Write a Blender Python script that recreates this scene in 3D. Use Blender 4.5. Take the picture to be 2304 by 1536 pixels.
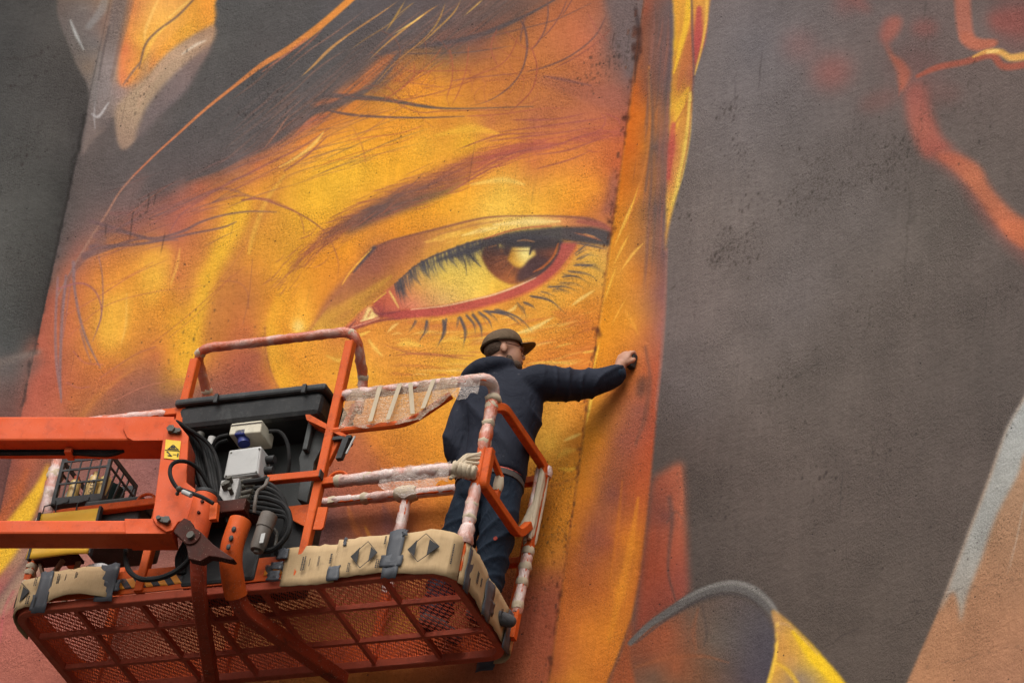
import bpy, bmesh, math, random
import numpy as np
from mathutils import Matrix, Vector
random.seed(7)
rng = np.random.default_rng(11)
scene = bpy.context.scene
for _o in list(bpy.data.objects): bpy.data.objects.remove(_o)
R = math.radians

# ------------------------------------------------------------------ camera
PW, PH, FPX = 2304, 1536, 11500.0           # photograph size and focal length in its pixels
PITCH, ROLL = R(35.5), R(8.67)
CAM = np.array([0.0, 0.0, 1.65])
_F = np.array([0, math.cos(PITCH), math.sin(PITCH)])
_R0 = np.array([1.0, 0, 0]); _U0 = np.array([0, -math.sin(PITCH), math.cos(PITCH)])
_Ri = math.cos(ROLL)*_R0 + math.sin(ROLL)*_U0
_Ui = -math.sin(ROLL)*_R0 + math.cos(ROLL)*_U0
cd = bpy.data.cameras.new('camera'); co = bpy.data.objects.new('camera', cd)
scene.collection.objects.link(co)
cd.sensor_width = 36.0; cd.lens = FPX/PW*36.0
cd.clip_start = 0.5; cd.clip_end = 3000
co.matrix_world = Matrix(((_Ri[0], _Ui[0], -_F[0], CAM[0]), (_Ri[1], _Ui[1], -_F[1], CAM[1]),
                          (_Ri[2], _Ui[2], -_F[2], CAM[2]), (0, 0, 0, 1)))
scene.camera = co
scene.render.resolution_x, scene.render.resolution_y = 1024, 682

# ------------------------------------------------------------------ sky, sun, exposure (bright overcast)
SUN_EL, SUN_AZ = R(52), R(205)              # azimuth clockwise from +Y: behind the camera, to its left
world = bpy.data.worlds.new('World'); scene.world = world; world.use_nodes = True
nt = world.node_tree; nt.nodes.clear()
sky = nt.nodes.new('ShaderNodeTexSky'); sky.sky_type = 'NISHITA'; sky.sun_disc = False
sky.sun_elevation = SUN_EL; sky.sun_rotation = SUN_AZ
sky.air_density = 1.0; sky.dust_density = 6.0; sky.ozone_density = 1.0
hs = nt.nodes.new('ShaderNodeHueSaturation'); hs.inputs['Saturation'].default_value = 0.22
bg = nt.nodes.new('ShaderNodeBackground'); bg.inputs['Strength'].default_value = 0.15
wo = nt.nodes.new('ShaderNodeOutputWorld')
nt.links.new(sky.outputs[0], hs.inputs['Color']); nt.links.new(hs.outputs[0], bg.inputs['Color'])
nt.links.new(bg.outputs[0], wo.inputs['Surface'])
sd = bpy.data.lights.new('sun', 'SUN'); sd.energy = 0.5; sd.angle = R(50); sd.color = (1.0, 0.96, 0.9)
so = bpy.data.objects.new('sun', sd); scene.collection.objects.link(so)
_sd = Vector((math.sin(SUN_AZ)*math.cos(SUN_EL), math.cos(SUN_AZ)*math.cos(SUN_EL), math.sin(SUN_EL)))
so.rotation_euler = _sd.to_track_quat('Z', 'Y').to_euler(); so.location = (0, -5, 30)
scene.view_settings.view_transform = 'Standard'; scene.view_settings.look = 'None'
scene.view_settings.gamma = 1.0; scene.view_settings.use_curve_mapping = False
scene.view_settings.exposure = 0.46
scene.render.engine = 'CYCLES'
scene.cycles.max_bounces = 6; scene.cycles.transparent_max_bounces = 12

# ------------------------------------------------------------------ photo pixel <-> place
def ray(x, y):
    d = _F*FPX + _Ri*(x-PW/2) - _Ui*(y-PH/2); return d/np.linalg.norm(d)
def proj(X):
    d = np.asarray(X)-CAM; z = d@_F
    return np.stack([PW/2+FPX*(d@_Ri)/z, PH/2-FPX*(d@_Ui)/z], -1)
def _rot(z, x, y):
    Rz = np.array([[math.cos(z), -math.sin(z), 0], [math.sin(z), math.cos(z), 0], [0, 0, 1]])
    Rx = np.array([[1, 0, 0], [0, math.cos(x), -math.sin(x)], [0, math.sin(x), math.cos(x)]])
    Ry = np.array([[math.cos(y), 0, math.sin(y)], [0, 1, 0], [-math.sin(y), 0, math.cos(y)]])
    return Ry@Rx@Rz
# work basket frame: u along the basket, v away from the viewer, w up; origin at its near right bottom corner
BM = _rot(R(-27.865), R(0.6876), R(2.1529)); B0 = CAM + ray(1010, 1287)*26.7
def G(u, v, w): return B0 + BM@np.array([u, v, w], float)
def lp(x, y, u=None, v=None, w=None):
    d = BM.T@ray(x, y); o = BM.T@(CAM-B0)
    ax, val = (0, u) if u is not None else (1, v) if v is not None else (2, w)
    return o + d*((val-o[ax])/d[ax])

# ------------------------------------------------------------------ object helpers
COL = scene.collection
def tag(o, label=None, cat=None, group=None, kind=None):
    if label: o['label'] = label
    if cat: o['category'] = cat
    if group: o['group'] = group
    if kind: o['kind'] = kind
    return o
def empty(name, mat=None, parent=None):
    o = bpy.data.objects.new(name, None); COL.objects.link(o); o.empty_display_size = 0.1
    if parent: o.parent = parent
    if mat is not None: o.matrix_local = mat
    return o
def srgb(r, g, b):
    f = lambda c: (c/255/12.92) if c/255 <= 0.04045 else ((c/255+0.055)/1.055)**2.4
    return (f(r), f(g), f(b), 1.0)

# ------------------------------------------------------------------ mural painter (wall paint, laid on the wall by its own coordinates)
S = 0.6; X0, Y0 = -200, -200
CW, CH = int(2704*S), int(1936*S)
cv = np.zeros((CH, CW, 3), np.float32)
def spl(p, n=10, closed=False):
    p = np.asarray(p, float)
    if len(p) < 3 and not closed:
        t = np.linspace(0, 1, n+1)[:, None]; return p[0]*(1-t)+p[-1]*t
    q = np.vstack([p[-1:], p, p[:2]]) if closed else np.vstack([2*p[0]-p[1], p, 2*p[-1]-p[-2]])
    t = np.linspace(0, 1, n, endpoint=False)[:, None]; out = []
    for i in range(len(q)-3):
        a, b, c, d = q[i:i+4]
        out.append(0.5*(2*b+(c-a)*t+(2*a-5*b+4*c-d)*t**2+(3*b-a-3*c+d)*t**3))
    if not closed: out.append(p[-1:])
    return np.vstack(out)
def _px(p): return (np.asarray(p, float)-[X0, Y0])*S
def rbf(pts):
    P = np.array([[a, b] for a, b, *_ in pts], float); Cc = np.array([c for *_, c in pts], float)
    n = len(P); A = np.zeros((n+1, n+1)); D = np.hypot(P[:, None, 0]-P[None, :, 0], P[:, None, 1]-P[None, :, 1])
    A[:n, :n] = D; A[n, :n] = 1; A[:n, n] = 1
    w = np.linalg.lstsq(A, np.vstack([Cc, np.zeros((1, 3))]), rcond=None)[0]
    return P, w, Cc.min(0)-8, Cc.max(0)+8
def rbf_eval(f, x0, y0, x1, y1):
    P, w, lo, hi = f; st = 4
    gx = np.arange(x0, x1+st, st)/S+X0; gy = np.arange(y0, y1+st, st)/S+Y0
    acc = np.zeros((len(gy), len(gx), 3)) + w[-1]
    for i in range(len(P)):
        acc += np.hypot(gx[None, :]-P[i, 0], gy[:, None]-P[i, 1])[..., None]*w[i]
    acc = np.clip(acc, lo, hi)
    return upsample(acc, (np.arange(y0, y1)-y0)/st, (np.arange(x0, x1)-x0)/st)
def upsample(a, fy, fx):
    iy = np.clip(fy.astype(int), 0, a.shape[0]-2); ix = np.clip(fx.astype(int), 0, a.shape[1]-2)
    ty = np.clip(fy-iy, 0, 1)[:, None]; tx = np.clip(fx-ix, 0, 1)[None, :]
    if a.ndim == 3: ty, tx = ty[..., None], tx[..., None]
    g = lambda y, x: a[y][:, x]
    return (g(iy, ix)*(1-ty)*(1-tx)+g(iy+1, ix)*ty*(1-tx)+g(iy, ix+1)*(1-ty)*tx+g(iy+1, ix+1)*ty*tx)
def blur(m, s):
    r = int(round(s*0.9))
    if r < 1: return m
    for ax in (0, 1):
        for _ in range(3):
            p = np.pad(m, [(r+1, r) if a == ax else (0, 0) for a in (0, 1)])
            c = np.cumsum(p, ax)
            m = (c[2*r+1:]-c[:-2*r-1])/(2*r+1) if ax == 0 else (c[:, 2*r+1:]-c[:, :-2*r-1])/(2*r+1)
    return m
def vnoise(h, w, cell, seed=0):
    g = np.random.default_rng(seed).random((int(h/cell[0])+3, int(w/cell[1])+3))
    return upsample(g, np.arange(h)/cell[0], np.arange(w)/cell[1])
def poly(pts, col, a=1.0, feather=2.0, smooth=True):
    """fill a closed outline with a colour, or with a colour field [(x,y,(r,g,b)),...]"""
    p = _px(spl(pts, 6, True) if smooth else pts); fe = feather*S; m = int(3*fe+2)
    x0, y0 = np.maximum(np.floor(p.min(0)).astype(int)-m, 0); x1, y1 = np.minimum(np.ceil(p.max(0)).astype(int)+m, [CW, CH])
    if x1 <= x0 or y1 <= y0: return
    yy = np.arange(y0, y1)[:, None]+0.5; xx = np.arange(x0, x1)[None, :]+0.5
    ins = np.zeros((y1-y0, x1-x0), bool); q = np.roll(p, -1, 0)
    for (ax, ay), (bx, by) in zip(p, q):
        if ay == by: continue
        r = ((ay > yy) != (by > yy))
        ins ^= r & (xx < (bx-ax)*(yy-ay)/(by-ay)+ax)
    k = blur(ins.astype(np.float32), max(fe, 0.8))[..., None]*a
    c = rbf_eval(rbf(col), x0, y0, x1, y1) if isinstance(col, list) else np.array(col, float)
    sl = cv[y0:y1, x0:x1]; sl += (c-sl)*k
def stroke(pts, w, col, a=1.0, soft=0.35, col2=None, taper=(0.0, 0.0), n=10):
    """brush stroke: width(s) w in photo pixels, soft 0..1, tapered ends"""
    p = _px(spl(pts, n)); N = len(p)
    ww = np.interp(np.linspace(0, 1, N), np.linspace(0, 1, np.size(w)), np.atleast_1d(w))*S/2
    t = np.linspace(0, 1, N)
    if taper[0]: ww = ww*np.clip(t/taper[0], 0.08, 1)
    if taper[1]: ww = ww*np.clip((1-t)/taper[1], 0.08, 1)
    mx = ww.max()+2
    x0, y0 = np.maximum(np.floor(p.min(0)-mx).astype(int), 0); x1, y1 = np.minimum(np.ceil(p.max(0)+mx).astype(int), [CW, CH])
    if x1 <= x0 or y1 <= y0: return
    M_ = np.zeros((y1-y0, x1-x0), np.float32); T_ = np.zeros_like(M_) if col2 else None
    for i in range(N-1):
        ax, ay = p[i]; bx, by = p[i+1]; r = max(ww[i], ww[i+1])+1.5
        sx0 = max(int(min(ax, bx)-r), x0); sx1 = min(int(max(ax, bx)+r)+2, x1)
        sy0 = max(int(min(ay, by)-r), y0); sy1 = min(int(max(ay, by)+r)+2, y1)
        if sx1 <= sx0 or sy1 <= sy0: continue
        X = np.arange(sx0, sx1)[None, :]+0.5; Y = np.arange(sy0, sy1)[:, None]+0.5
        dx, dy = bx-ax, by-ay; L2 = dx*dx+dy*dy+1e-9
        tt = np.clip(((X-ax)*dx+(Y-ay)*dy)/L2, 0, 1)
        d = np.hypot(X-ax-tt*dx, Y-ay-tt*dy); hw = ww[i]+(ww[i+1]-ww[i])*tt
        if soft >= 0.99: k = np.clip(1-d/np.maximum(hw, 0.3), 0, 1); k = k*k*(3-2*k)
        else: k = np.clip((hw-d)/(soft*hw+0.7)+0.5, 0, 1)*np.minimum(1, hw*2/0.9)
        v = M_[sy0-y0:sy1-y0, sx0-x0:sx1-x0]
        if col2: T_[sy0-y0:sy1-y0, sx0-x0:sx1-x0] = np.where(k > v, t[i], T_[sy0-y0:sy1-y0, sx0-x0:sx1-x0])
        np.maximum(v, k, out=v)
    c = np.array(col, float)
    if col2: c = c+(np.array(col2, float)-c)*T_[..., None]
    sl = cv[y0:y1, x0:x1]; sl += (c-sl)*(M_[..., None]*a)
def blob(x, y, rx, ry, col, a=1.0, ang=0.0):
    t = np.linspace(0, 2*math.pi, 12, endpoint=False); c, s = math.cos(R(ang)), math.sin(R(ang))
    px = x+rx*np.cos(t)*c-ry*np.sin(t)*s; py = y+rx*np.cos(t)*s+ry*np.sin(t)*c
    poly(np.stack([px, py], 1), col, a, min(rx, ry)*0.5)
# ================================================================== the mural
def rows(txt):
    out = []
    for ln in txt.strip().splitlines():
        y, rest = ln.split(':'); 
        for it in rest.split(';'):
            x, c = it.split('='); out.append((float(x), float(y), tuple(float(k) for k in c.split(','))))
    return out
MID = rows('''-150:250=90,85,82;700=88,84,82;1100=95,82,78;1420=110,90,85
0:250=110,95,88;500=84,82,80;600=85,82,80;700=87,83,81;850=93,85,83;950=103,88,83;1050=98,83,79;1150=110,85,75;1200=165,98,62;1300=180,105,68;1360=165,100,75;1400=112,95,92;1440=120,88,78
100:230=98,88,84;500=86,83,80;600=87,82,80;700=90,85,83;850=90,82,82;1000=95,80,76;1080=140,90,70;1150=190,115,60;1250=190,112,68;1330=185,105,75;1385=118,98,95;1430=105,85,80
170:550=88,83,81;650=90,84,82;750=90,82,80;850=110,90,80;890=200,120,60;950=222,140,50;1050=205,125,55;1150=196,118,58;1250=192,115,62;1345=176,104,74;1410=125,92,85
230:220=98,88,84;400=90,84,81;500=89,83,81;600=91,83,81;700=100,86,80;760=185,108,65;800=215,130,55;900=230,155,48;1000=225,150,48;1100=205,128,55;1180=196,120,62;1280=186,110,68;1380=168,100,76
275:350=95,86,83;500=90,82,80;600=95,84,81;660=140,96,80;720=200,120,60;800=222,145,50;900=230,150,48;1000=220,140,50;1100=195,118,65;1200=188,110,75;1300=188,108,75;1400=178,96,70
320:200=100,88,84;350=95,86,83;470=92,83,81;560=110,88,82;620=170,106,80;680=215,130,60;760=238,165,50;850=236,160,45;950=236,170,52;1050=243,180,50;1150=232,150,50;1250=212,124,60;1350=206,114,60;1400=198,102,58
370:200=96,86,82;350=96,86,83;440=100,86,83;510=130,92,82;580=200,115,70;650=222,150,60;720=240,175,50;800=242,180,50;900=240,170,45;1000=235,160,50;1080=225,140,55;1200=215,125,65;1300=230,140,60;1380=205,105,60
420:170=95,84,80;280=98,86,83;380=115,90,84;450=185,105,75;520=195,120,60;600=222,150,52;680=238,175,50;760=243,182,52;850=240,172,48;950=238,165,45;1050=235,160,45;1130=240,185,70;1250=240,165,55;1340=232,145,50;1380=190,105,60
470:160=95,84,80;250=112,90,85;330=140,98,88;400=175,100,80;450=190,110,75;520=228,160,52;600=215,145,55;680=238,175,50;760=240,175,48;850=230,150,50;1000=238,165,45;1100=243,190,75;1200=243,178,60;1300=238,150,45;1370=180,100,65
520:140=92,82,78;200=130,98,90;300=158,100,85;400=175,100,80;480=210,135,60;540=240,180,52;600=222,150,52;700=240,172,50;800=236,155,45;900=235,150,42;1000=225,150,55;1300=180,100,65
570:130=95,82,78;180=165,105,88;250=205,125,65;330=220,145,60;400=200,118,65;450=215,140,60;500=242,185,55;545=222,148,52;600=222,150,50;650=225,158,50;700=232,150,45;780=236,150,40;850=180,110,65;1330=232,180,80
620:110=100,82,76;155=190,108,78;220=218,135,62;300=225,150,55;350=240,180,65;400=205,120,65;450=238,175,52;480=235,165,50;530=195,120,60;600=215,142,50;630=232,162,46;700=230,150,45;760=215,130,50;1300=225,160,60;1350=228,170,70
680:110=165,92,72;180=205,120,65;240=235,165,62;300=230,155,55;370=226,145,50;450=242,180,55;500=200,125,55;560=195,120,60;620=225,145,45;680=240,175,60;720=225,140,50;900=205,115,60;1150=220,145,55;1250=232,165,60;1330=222,140,48
740:90=165,90,70;170=205,118,68;240=238,175,60;290=225,150,55;350=218,140,55;430=240,175,50;480=200,128,50;560=195,110,60;610=238,170,48;650=230,145,45;690=240,170,55;760=210,120,60;850=222,145,55;950=225,150,60;1050=228,155,55;1150=230,160,58;1250=228,150,52;1320=222,132,45
800:80=160,88,68;150=190,108,70;200=215,130,60;280=215,140,55;350=200,115,65;430=240,170,45;500=190,108,62;580=175,98,68;625=240,172,50;680=228,150,50;760=225,150,55;850=225,150,60;950=228,155,60;1040=235,178,65;1150=230,150,50;1230=225,135,50;1300=222,130,50
850:70=165,86,68;120=180,96,72;180=195,110,65;260=190,105,65;330=172,106,74;400=215,140,50;450=175,104,68;520=165,92,70;600=195,110,60;645=240,170,45;700=232,155,48;800=240,175,50;900=228,150,52;1000=238,170,55;1150=225,145,50;1240=222,140,50;1300=222,132,48
900:50=150,80,66;90=175,92,70;160=195,110,62;230=172,104,68;300=140,92,76;380=126,88,78;450=138,90,76;520=150,92,72;600=150,88,75;660=200,118,58;700=215,130,52;800=222,140,50;900=228,155,55;1100=225,150,50;1250=228,155,55
1000:30=145,78,66;60=175,92,62;150=135,88,75;300=140,92,82;500=135,86,74;600=140,86,72;700=150,88,65;790=180,100,62;830=205,120,52;900=220,135,48;980=228,145,45;1100=228,150,50;1240=238,178,65;1290=225,140,45
1050:15=130,74,65;60=165,88,62;150=122,86,76;300=150,98,90;500=140,88,76;720=160,90,65;800=178,98,62;900=210,125,50;980=225,145,45;1100=225,145,48;1230=230,150,50;1290=226,145,42
1100:0=130,75,65;40=180,95,55;80=140,90,75;200=150,95,85;300=155,100,90;500=140,90,78;730=150,85,68;830=170,92,62;930=205,120,50;1050=220,138,48;1230=215,135,45;1280=220,140,40
1180:0=185,95,55;60=130,88,78;200=150,100,90;300=155,102,92;600=130,84,74;740=115,75,70;820=170,95,55;870=135,80,70;950=190,110,50;1100=210,130,45;1220=210,132,40;1260=215,135,40
1250:30=170,130,100;100=150,105,95;200=165,110,95;330=150,100,90;500=140,90,78;700=115,78,72;850=150,85,65;1000=190,110,50;1180=205,130,45;1230=200,125,45
1320:0=165,95,88;200=165,108,92;400=165,105,85;700=175,110,72;900=185,112,60;1100=178,98,60;1180=175,95,62;1240=165,90,60
1400:0=172,100,88;100=178,105,90;300=185,115,90;500=195,120,75;700=205,128,62;900=205,130,55;1050=178,100,62;1190=165,88,62;1240=160,82,55
1500:30=185,110,92;150=180,105,88;400=190,120,85;700=210,135,60;900=200,122,58;1050=180,100,62;1170=175,95,62;1230=165,85,55
1700:100=170,105,90;600=180,110,75;1150=165,90,60''')
RIGHT = rows('''-150:1500=118,100,95;1800=115,106,104;2300=108,95,90;2500=105,92,88
100:1600=120,110,108;1700=113,106,107;1900=112,99,95;2050=110,94,90;2200=112,96,91
300:1600=119,108,104;1800=113,104,101;2000=106,95,90;2250=104,92,86
500:1600=118,106,100;1800=112,102,97;2100=104,94,87;2300=102,90,84
700:1560=116,103,98;1800=110,99,93;2050=102,91,84;2280=98,87,81
850:1520=108,96,92;1600=112,100,94;1800=106,95,88;2250=94,84,78
1000:1500=88,76,70;1560=92,79,73;1700=104,91,84;2000=100,88,81;2200=94,83,77
1150:1580=84,73,67;1700=98,85,78;2000=97,85,78
1300:1600=84,73,67;1750=92,80,73;2000=95,83,75
1450:1800=90,78,70;2000=93,81,73
1700:1500=90,78,70;2000=92,80,72;2400=95,84,76''')
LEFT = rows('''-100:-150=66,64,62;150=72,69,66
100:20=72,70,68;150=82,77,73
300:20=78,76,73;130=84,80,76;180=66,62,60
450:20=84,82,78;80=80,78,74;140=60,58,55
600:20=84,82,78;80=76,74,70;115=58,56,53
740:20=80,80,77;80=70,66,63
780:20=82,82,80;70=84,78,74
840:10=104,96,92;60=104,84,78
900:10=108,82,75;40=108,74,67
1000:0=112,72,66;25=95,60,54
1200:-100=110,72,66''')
def resamp2(p, step):
    p = np.asarray(p, float); L = np.r_[0, np.cumsum(np.hypot(*np.diff(p, axis=0).T))]; t = np.linspace(0, L[-1], max(3, int(L[-1]/step)))
    return np.stack([np.interp(t, L, p[:, k]) for k in (0, 1)], 1)
def seam(y): return 1450-0.141*y            # corner between the eye wall and the grey wall
def corner(y): return 250-0.2175*y           # corner between the left wall and the eye wall

def paint():
    global cv
    fm = rbf_eval(rbf(MID), 0, 0, CW, CH); fr = rbf_eval(rbf(RIGHT), 0, 0, CW, CH); fl = rbf_eval(rbf(LEFT), 0, 0, CW, CH)
    yy = np.arange(CH)[:, None]/S+Y0; xx = np.arange(CW)[None, :]/S+X0
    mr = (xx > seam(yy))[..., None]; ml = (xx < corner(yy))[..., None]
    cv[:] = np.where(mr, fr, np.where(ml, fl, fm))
    # ---- folds of light on the left half of the face
    poly([(520, 470), (563, 442), (545, 515), (492, 610), (458, 700), (446, 770), (440, 860), (395, 850), (412, 770), (448, 650), (482, 560)], (242, 183, 54), .75, 7)
    poly([(545, 520), (600, 440), (640, 400), (600, 480), (560, 560), (520, 640), (500, 730), (470, 800), (455, 780), (470, 690), (500, 610)], (190, 116, 62), .6, 9)
    stroke([(640, 395), (600, 450), (572, 520), (560, 570)], [10, 22, 12], (236, 182, 72), .6, 1)
    stroke([(405, 560), (398, 600), (384, 640)], [6, 14, 5], (244, 198, 90), .55, 1)
    poly([(330, 570), (385, 560), (372, 640), (340, 690), (320, 650)], (240, 178, 62), .6, 10)
    poly([(235, 690), (290, 660), (285, 740), (250, 790), (225, 770)], (240, 178, 64), .7, 9)
    stroke([(285, 660), (283, 730), (272, 775)], [5, 12, 5], (238, 185, 90), .6, 1)
    poly([(410, 545), (470, 540), (440, 640), (420, 720), (395, 690), (400, 620)], (200, 118, 68), .45, 10)
    poly([(395, 700), (445, 690), (430, 860), (360, 880), (385, 790)], (240, 172, 48), .5, 12)
    poly([(60, 780), (110, 770), (150, 900), (130, 960), (40, 960)], (182, 96, 74), .5, 12)
    poly([(300, 820), (420, 850), (470, 900), (430, 960), (250, 960), (240, 900)], (140, 90, 74), .4, 18)
    stroke([(250, 905), (330, 868), (420, 850)], [4, 3], (205, 125, 100), .5, 1)
    stroke([(180, 940), (230, 880), (300, 830)], [30, 26, 10], (215, 135, 60), .35, 1)
    # nose bridge crescent
    poly([(640, 640), (612, 685), (601, 740), (603, 795), (618, 850), (650, 905), (720, 905), (690, 840), (660, 780), (655, 720), (670, 660)],
         [(620, 690, (238, 168, 48)), (615, 760, (240, 174, 52)), (640, 860, (240, 172, 46)), (650, 740, (230, 145, 44)), (660, 800, (228, 148, 48)), (690, 870, (232, 150, 46)), (665, 690, (232, 158, 46))], .85, 4)
    blob(676, 725, 22, 34, (244, 188, 70), .8, 8); blob(672, 733, 12, 15, (250, 218, 130), .9)
    stroke([(596, 735), (598, 790), (612, 845), (636, 890)], 9, (160, 92, 66), .45, 1)
    stroke([(735, 800), (765, 810), (790, 790)], [6, 14, 6], (246, 200, 90), .7, 1)
    stroke([(790, 760), (815, 752), (832, 745)], [4, 12, 4], (248, 205, 90), .8, 1)
    stroke([(830, 765), (845, 785), (860, 800)], [8, 16, 6], (245, 205, 100), .7, 1)
    # ---- forehead: soft brown zone by the corner, dark wedge
    poly([(1360, -30), (1465, -30), (1448, 60), (1432, 150), (1418, 180), (1400, 140), (1382, 80)], (112, 96, 94), .85, 7)
    poly([(1240, 172), (1330, 188), (1400, 200), (1390, 250), (1280, 215), (1200, 180)], (160, 95, 78), .55, 8)
    stroke([(1225, 172), (1270, 180), (1330, 193)], [6, 14, 5], (130, 84, 82), .7, 1)
    poly([(1372, 400), (1388, 380), (1392, 470), (1360, 480), (1350, 490), (1366, 440)], (150, 92, 80), .6, 6)
    stroke([(1060, 415), (1130, 405), (1180, 415)], [8, 26, 8], (248, 210, 110), .6, 1)
    stroke([(980, 305), (1060, 290), (1120, 300)], [10, 40, 10], (246, 190, 60), .6, 1)
    # ---- hair mass
    hair = [(792, -60), (1290, -60), (1235, 5), (1175, 40), (1095, 76), (1000, 100), (905, 108), (850, 150), (770, 205), (700, 243), (630, 312), (545, 352), (470, 388), (380, 425), (290, 462),
            (262, 458), (300, 402), (400, 303), (560, 172), (700, 72)]
    poly(hair, [(800, 20, (92, 86, 86)), (900, 60, (92, 82, 82)), (1000, 30, (98, 84, 82)), (1120, 30, (108, 84, 76)), (1200, 0, (120, 88, 76)), (850, 120, (100, 86, 82)), (750, 150, (90, 84, 82)), (650, 200, (88, 82, 80)),
                (700, 235, (96, 86, 84)), (600, 290, (92, 85, 84)), (500, 300, (88, 82, 80)), (450, 380, (96, 86, 84)), (350, 400, (96, 86, 84)), (300, 430, (104, 90, 86)), (1060, 80, (110, 82, 74))], .9, 9)
    poly([(752, 212), (800, 180), (850, 135), (898, 118), (880, 145), (830, 190), (775, 216)], (207, 116, 62), .85, 5)
    poly([(640, 288), (690, 262), (745, 256), (705, 282), (655, 298)], (184, 104, 74), .8, 4)
    poly([(700, 232), (770, 222), (760, 236), (715, 240)], (190, 106, 70), .7, 3)
    poly([(980, 80), (1080, 55), (1160, 30), (1100, 75), (1010, 98)], (150, 92, 72), .45, 7)
    stroke([(1262, -8), (1190, 32), (1105, 70), (1040, 90), (965, 102), (905, 107), (860, 122)], [3, 6, 11, 11, 10, 10, 6], (92, 80, 80), .85, .5)
    stroke([(905, 112), (872, 158), (842, 190), (800, 216), (755, 236), (705, 252), (662, 282), (600, 322), (545, 350), (480, 382), (420, 404)], [10, 14, 12, 15, 18, 16, 20, 22, 18, 14, 6], (98, 87, 85), .85, .7)
    stroke([(680, 236), (725, 216), (800, 219), (870, 225), (950, 239), (1000, 244), (1070, 244), (1200, 240)], [4, 10, 12, 9, 7, 4, 2.5, 1.5], (96, 84, 82), .9, .4)
    stroke([(715, 243), (780, 257), (850, 263), (950, 265), (1045, 262)], [3, 6, 5, 3.5, 1.5], (108, 84, 80), .9, .4)
    stroke([(1000, 105), (1080, 88), (1170, 66), (1250, 45), (1330, 8)], [6, 3, 2.5, 2.5, 1.5], (120, 86, 78), .8)
    stroke([(860, 121), (940, 121), (1050, 118), (1150, 104)], [3, 3, 2.5, 1], (105, 84, 80), .9)
    stroke([(700, 272), (650, 320), (600, 352), (560, 372)], [6, 8, 8, 4], (150, 100, 86), .5, 1)
    # brown veil and gold strands in the hair
    for i in range(300):
        t = rng.random(); x = 540+t*620+rng.normal(0, 26); y = 300-t*300+rng.normal(0, 34); l = 70+rng.random()*150
        dx, dy = l*0.77, -l*0.64
        c = [(132, 100, 90), (76, 72, 72), (150, 104, 84), (104, 92, 88)][int(rng.integers(4))]
        stroke([(x-dx/2, y-dy/2), (x, y+rng.normal(0, 5)), (x+dx/2, y+dy/2)], 1.4+rng.random()*3.2, c, .16+.3*rng.random(), .8, taper=(.4, .4))
    for pts, w, c, a in [
        ([(690, 165), (735, 115), (800, 68), (860, 28), (905, -4)], 4, (214, 148, 82), .75), ([(672, 178), (705, 148), (745, 110), (790, 76)], 5, (222, 160, 90), .7),
        ([(775, 122), (820, 90), (875, 55), (930, 10)], 3, (186, 138, 82), .6), ([(866, 75), (890, 38), (914, -2)], 4.5, (190, 142, 70), .75), ([(886, 42), (915, 18), (935, 4)], 3, (190, 140, 74), .6),
        ([(815, 150), (868, 100), (915, 62), (965, 25), (990, 10)], 4, (216, 152, 78), .8), ([(880, 80), (930, 50), (962, 27)], 3.5, (250, 205, 110), .75),
        ([(958, 84), (985, 50), (1005, 0)], 3.5, (196, 144, 72), .7), ([(925, 120), (975, 74), (1020, 30), (1040, -6)], 3.5, (208, 152, 76), .75), ([(820, 220), (880, 150), (945, 96), (990, 52)], 3, (206, 136, 70), .7),
        ([(1040, 40), (1070, 14), (1090, -4)], 3, (228, 176, 92), .8), ([(660, 205), (720, 150), (790, 105)], 3, (150, 108, 90), .6), ([(620, 178), (690, 118), (760, 70), (840, 8)], 3, (170, 118, 96), .6),
        ([(580, 350), (620, 302), (660, 244)], 3, (182, 120, 92), .7), ([(600, 300), (650, 250), (700, 205)], 2, (150, 104, 88), .5), ([(640, 145), (700, 92), (735, 55)], 4, (190, 112, 84), .5)]:
        stroke(pts, w, c, a, .5, taper=(.35, .35))
    # bright edge strand of the hair
    stroke([(810, -20), (740, 42), (690, 82), (640, 116), (590, 146), (525, 196), (460, 248), (400, 302), (350, 347), (300, 396)], [15, 15, 16, 13, 11, 7, 6, 5, 4, 4], (236, 148, 62), .95, .4, (196, 116, 84))
    stroke([(300, 396), (268, 434), (238, 484), (200, 542), (165, 602), (128, 668)], [4, 4, 4.5, 5, 4, 3], (196, 130, 100), .8, .5, (150, 122, 110))
    stroke([(690, 88), (640, 126), (590, 162)], [5, 5, 2], (196, 118, 90), .7, .6)
    poly([(165, 606), (240, 486), (300, 400), (330, 400), (270, 500), (215, 560), (180, 605), (140, 690), (128, 700)], (132, 98, 92), .35, 8)
    # ---- strands over the temple (left)
    D1 = (118, 90, 90); D2 = (146, 92, 88)
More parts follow.
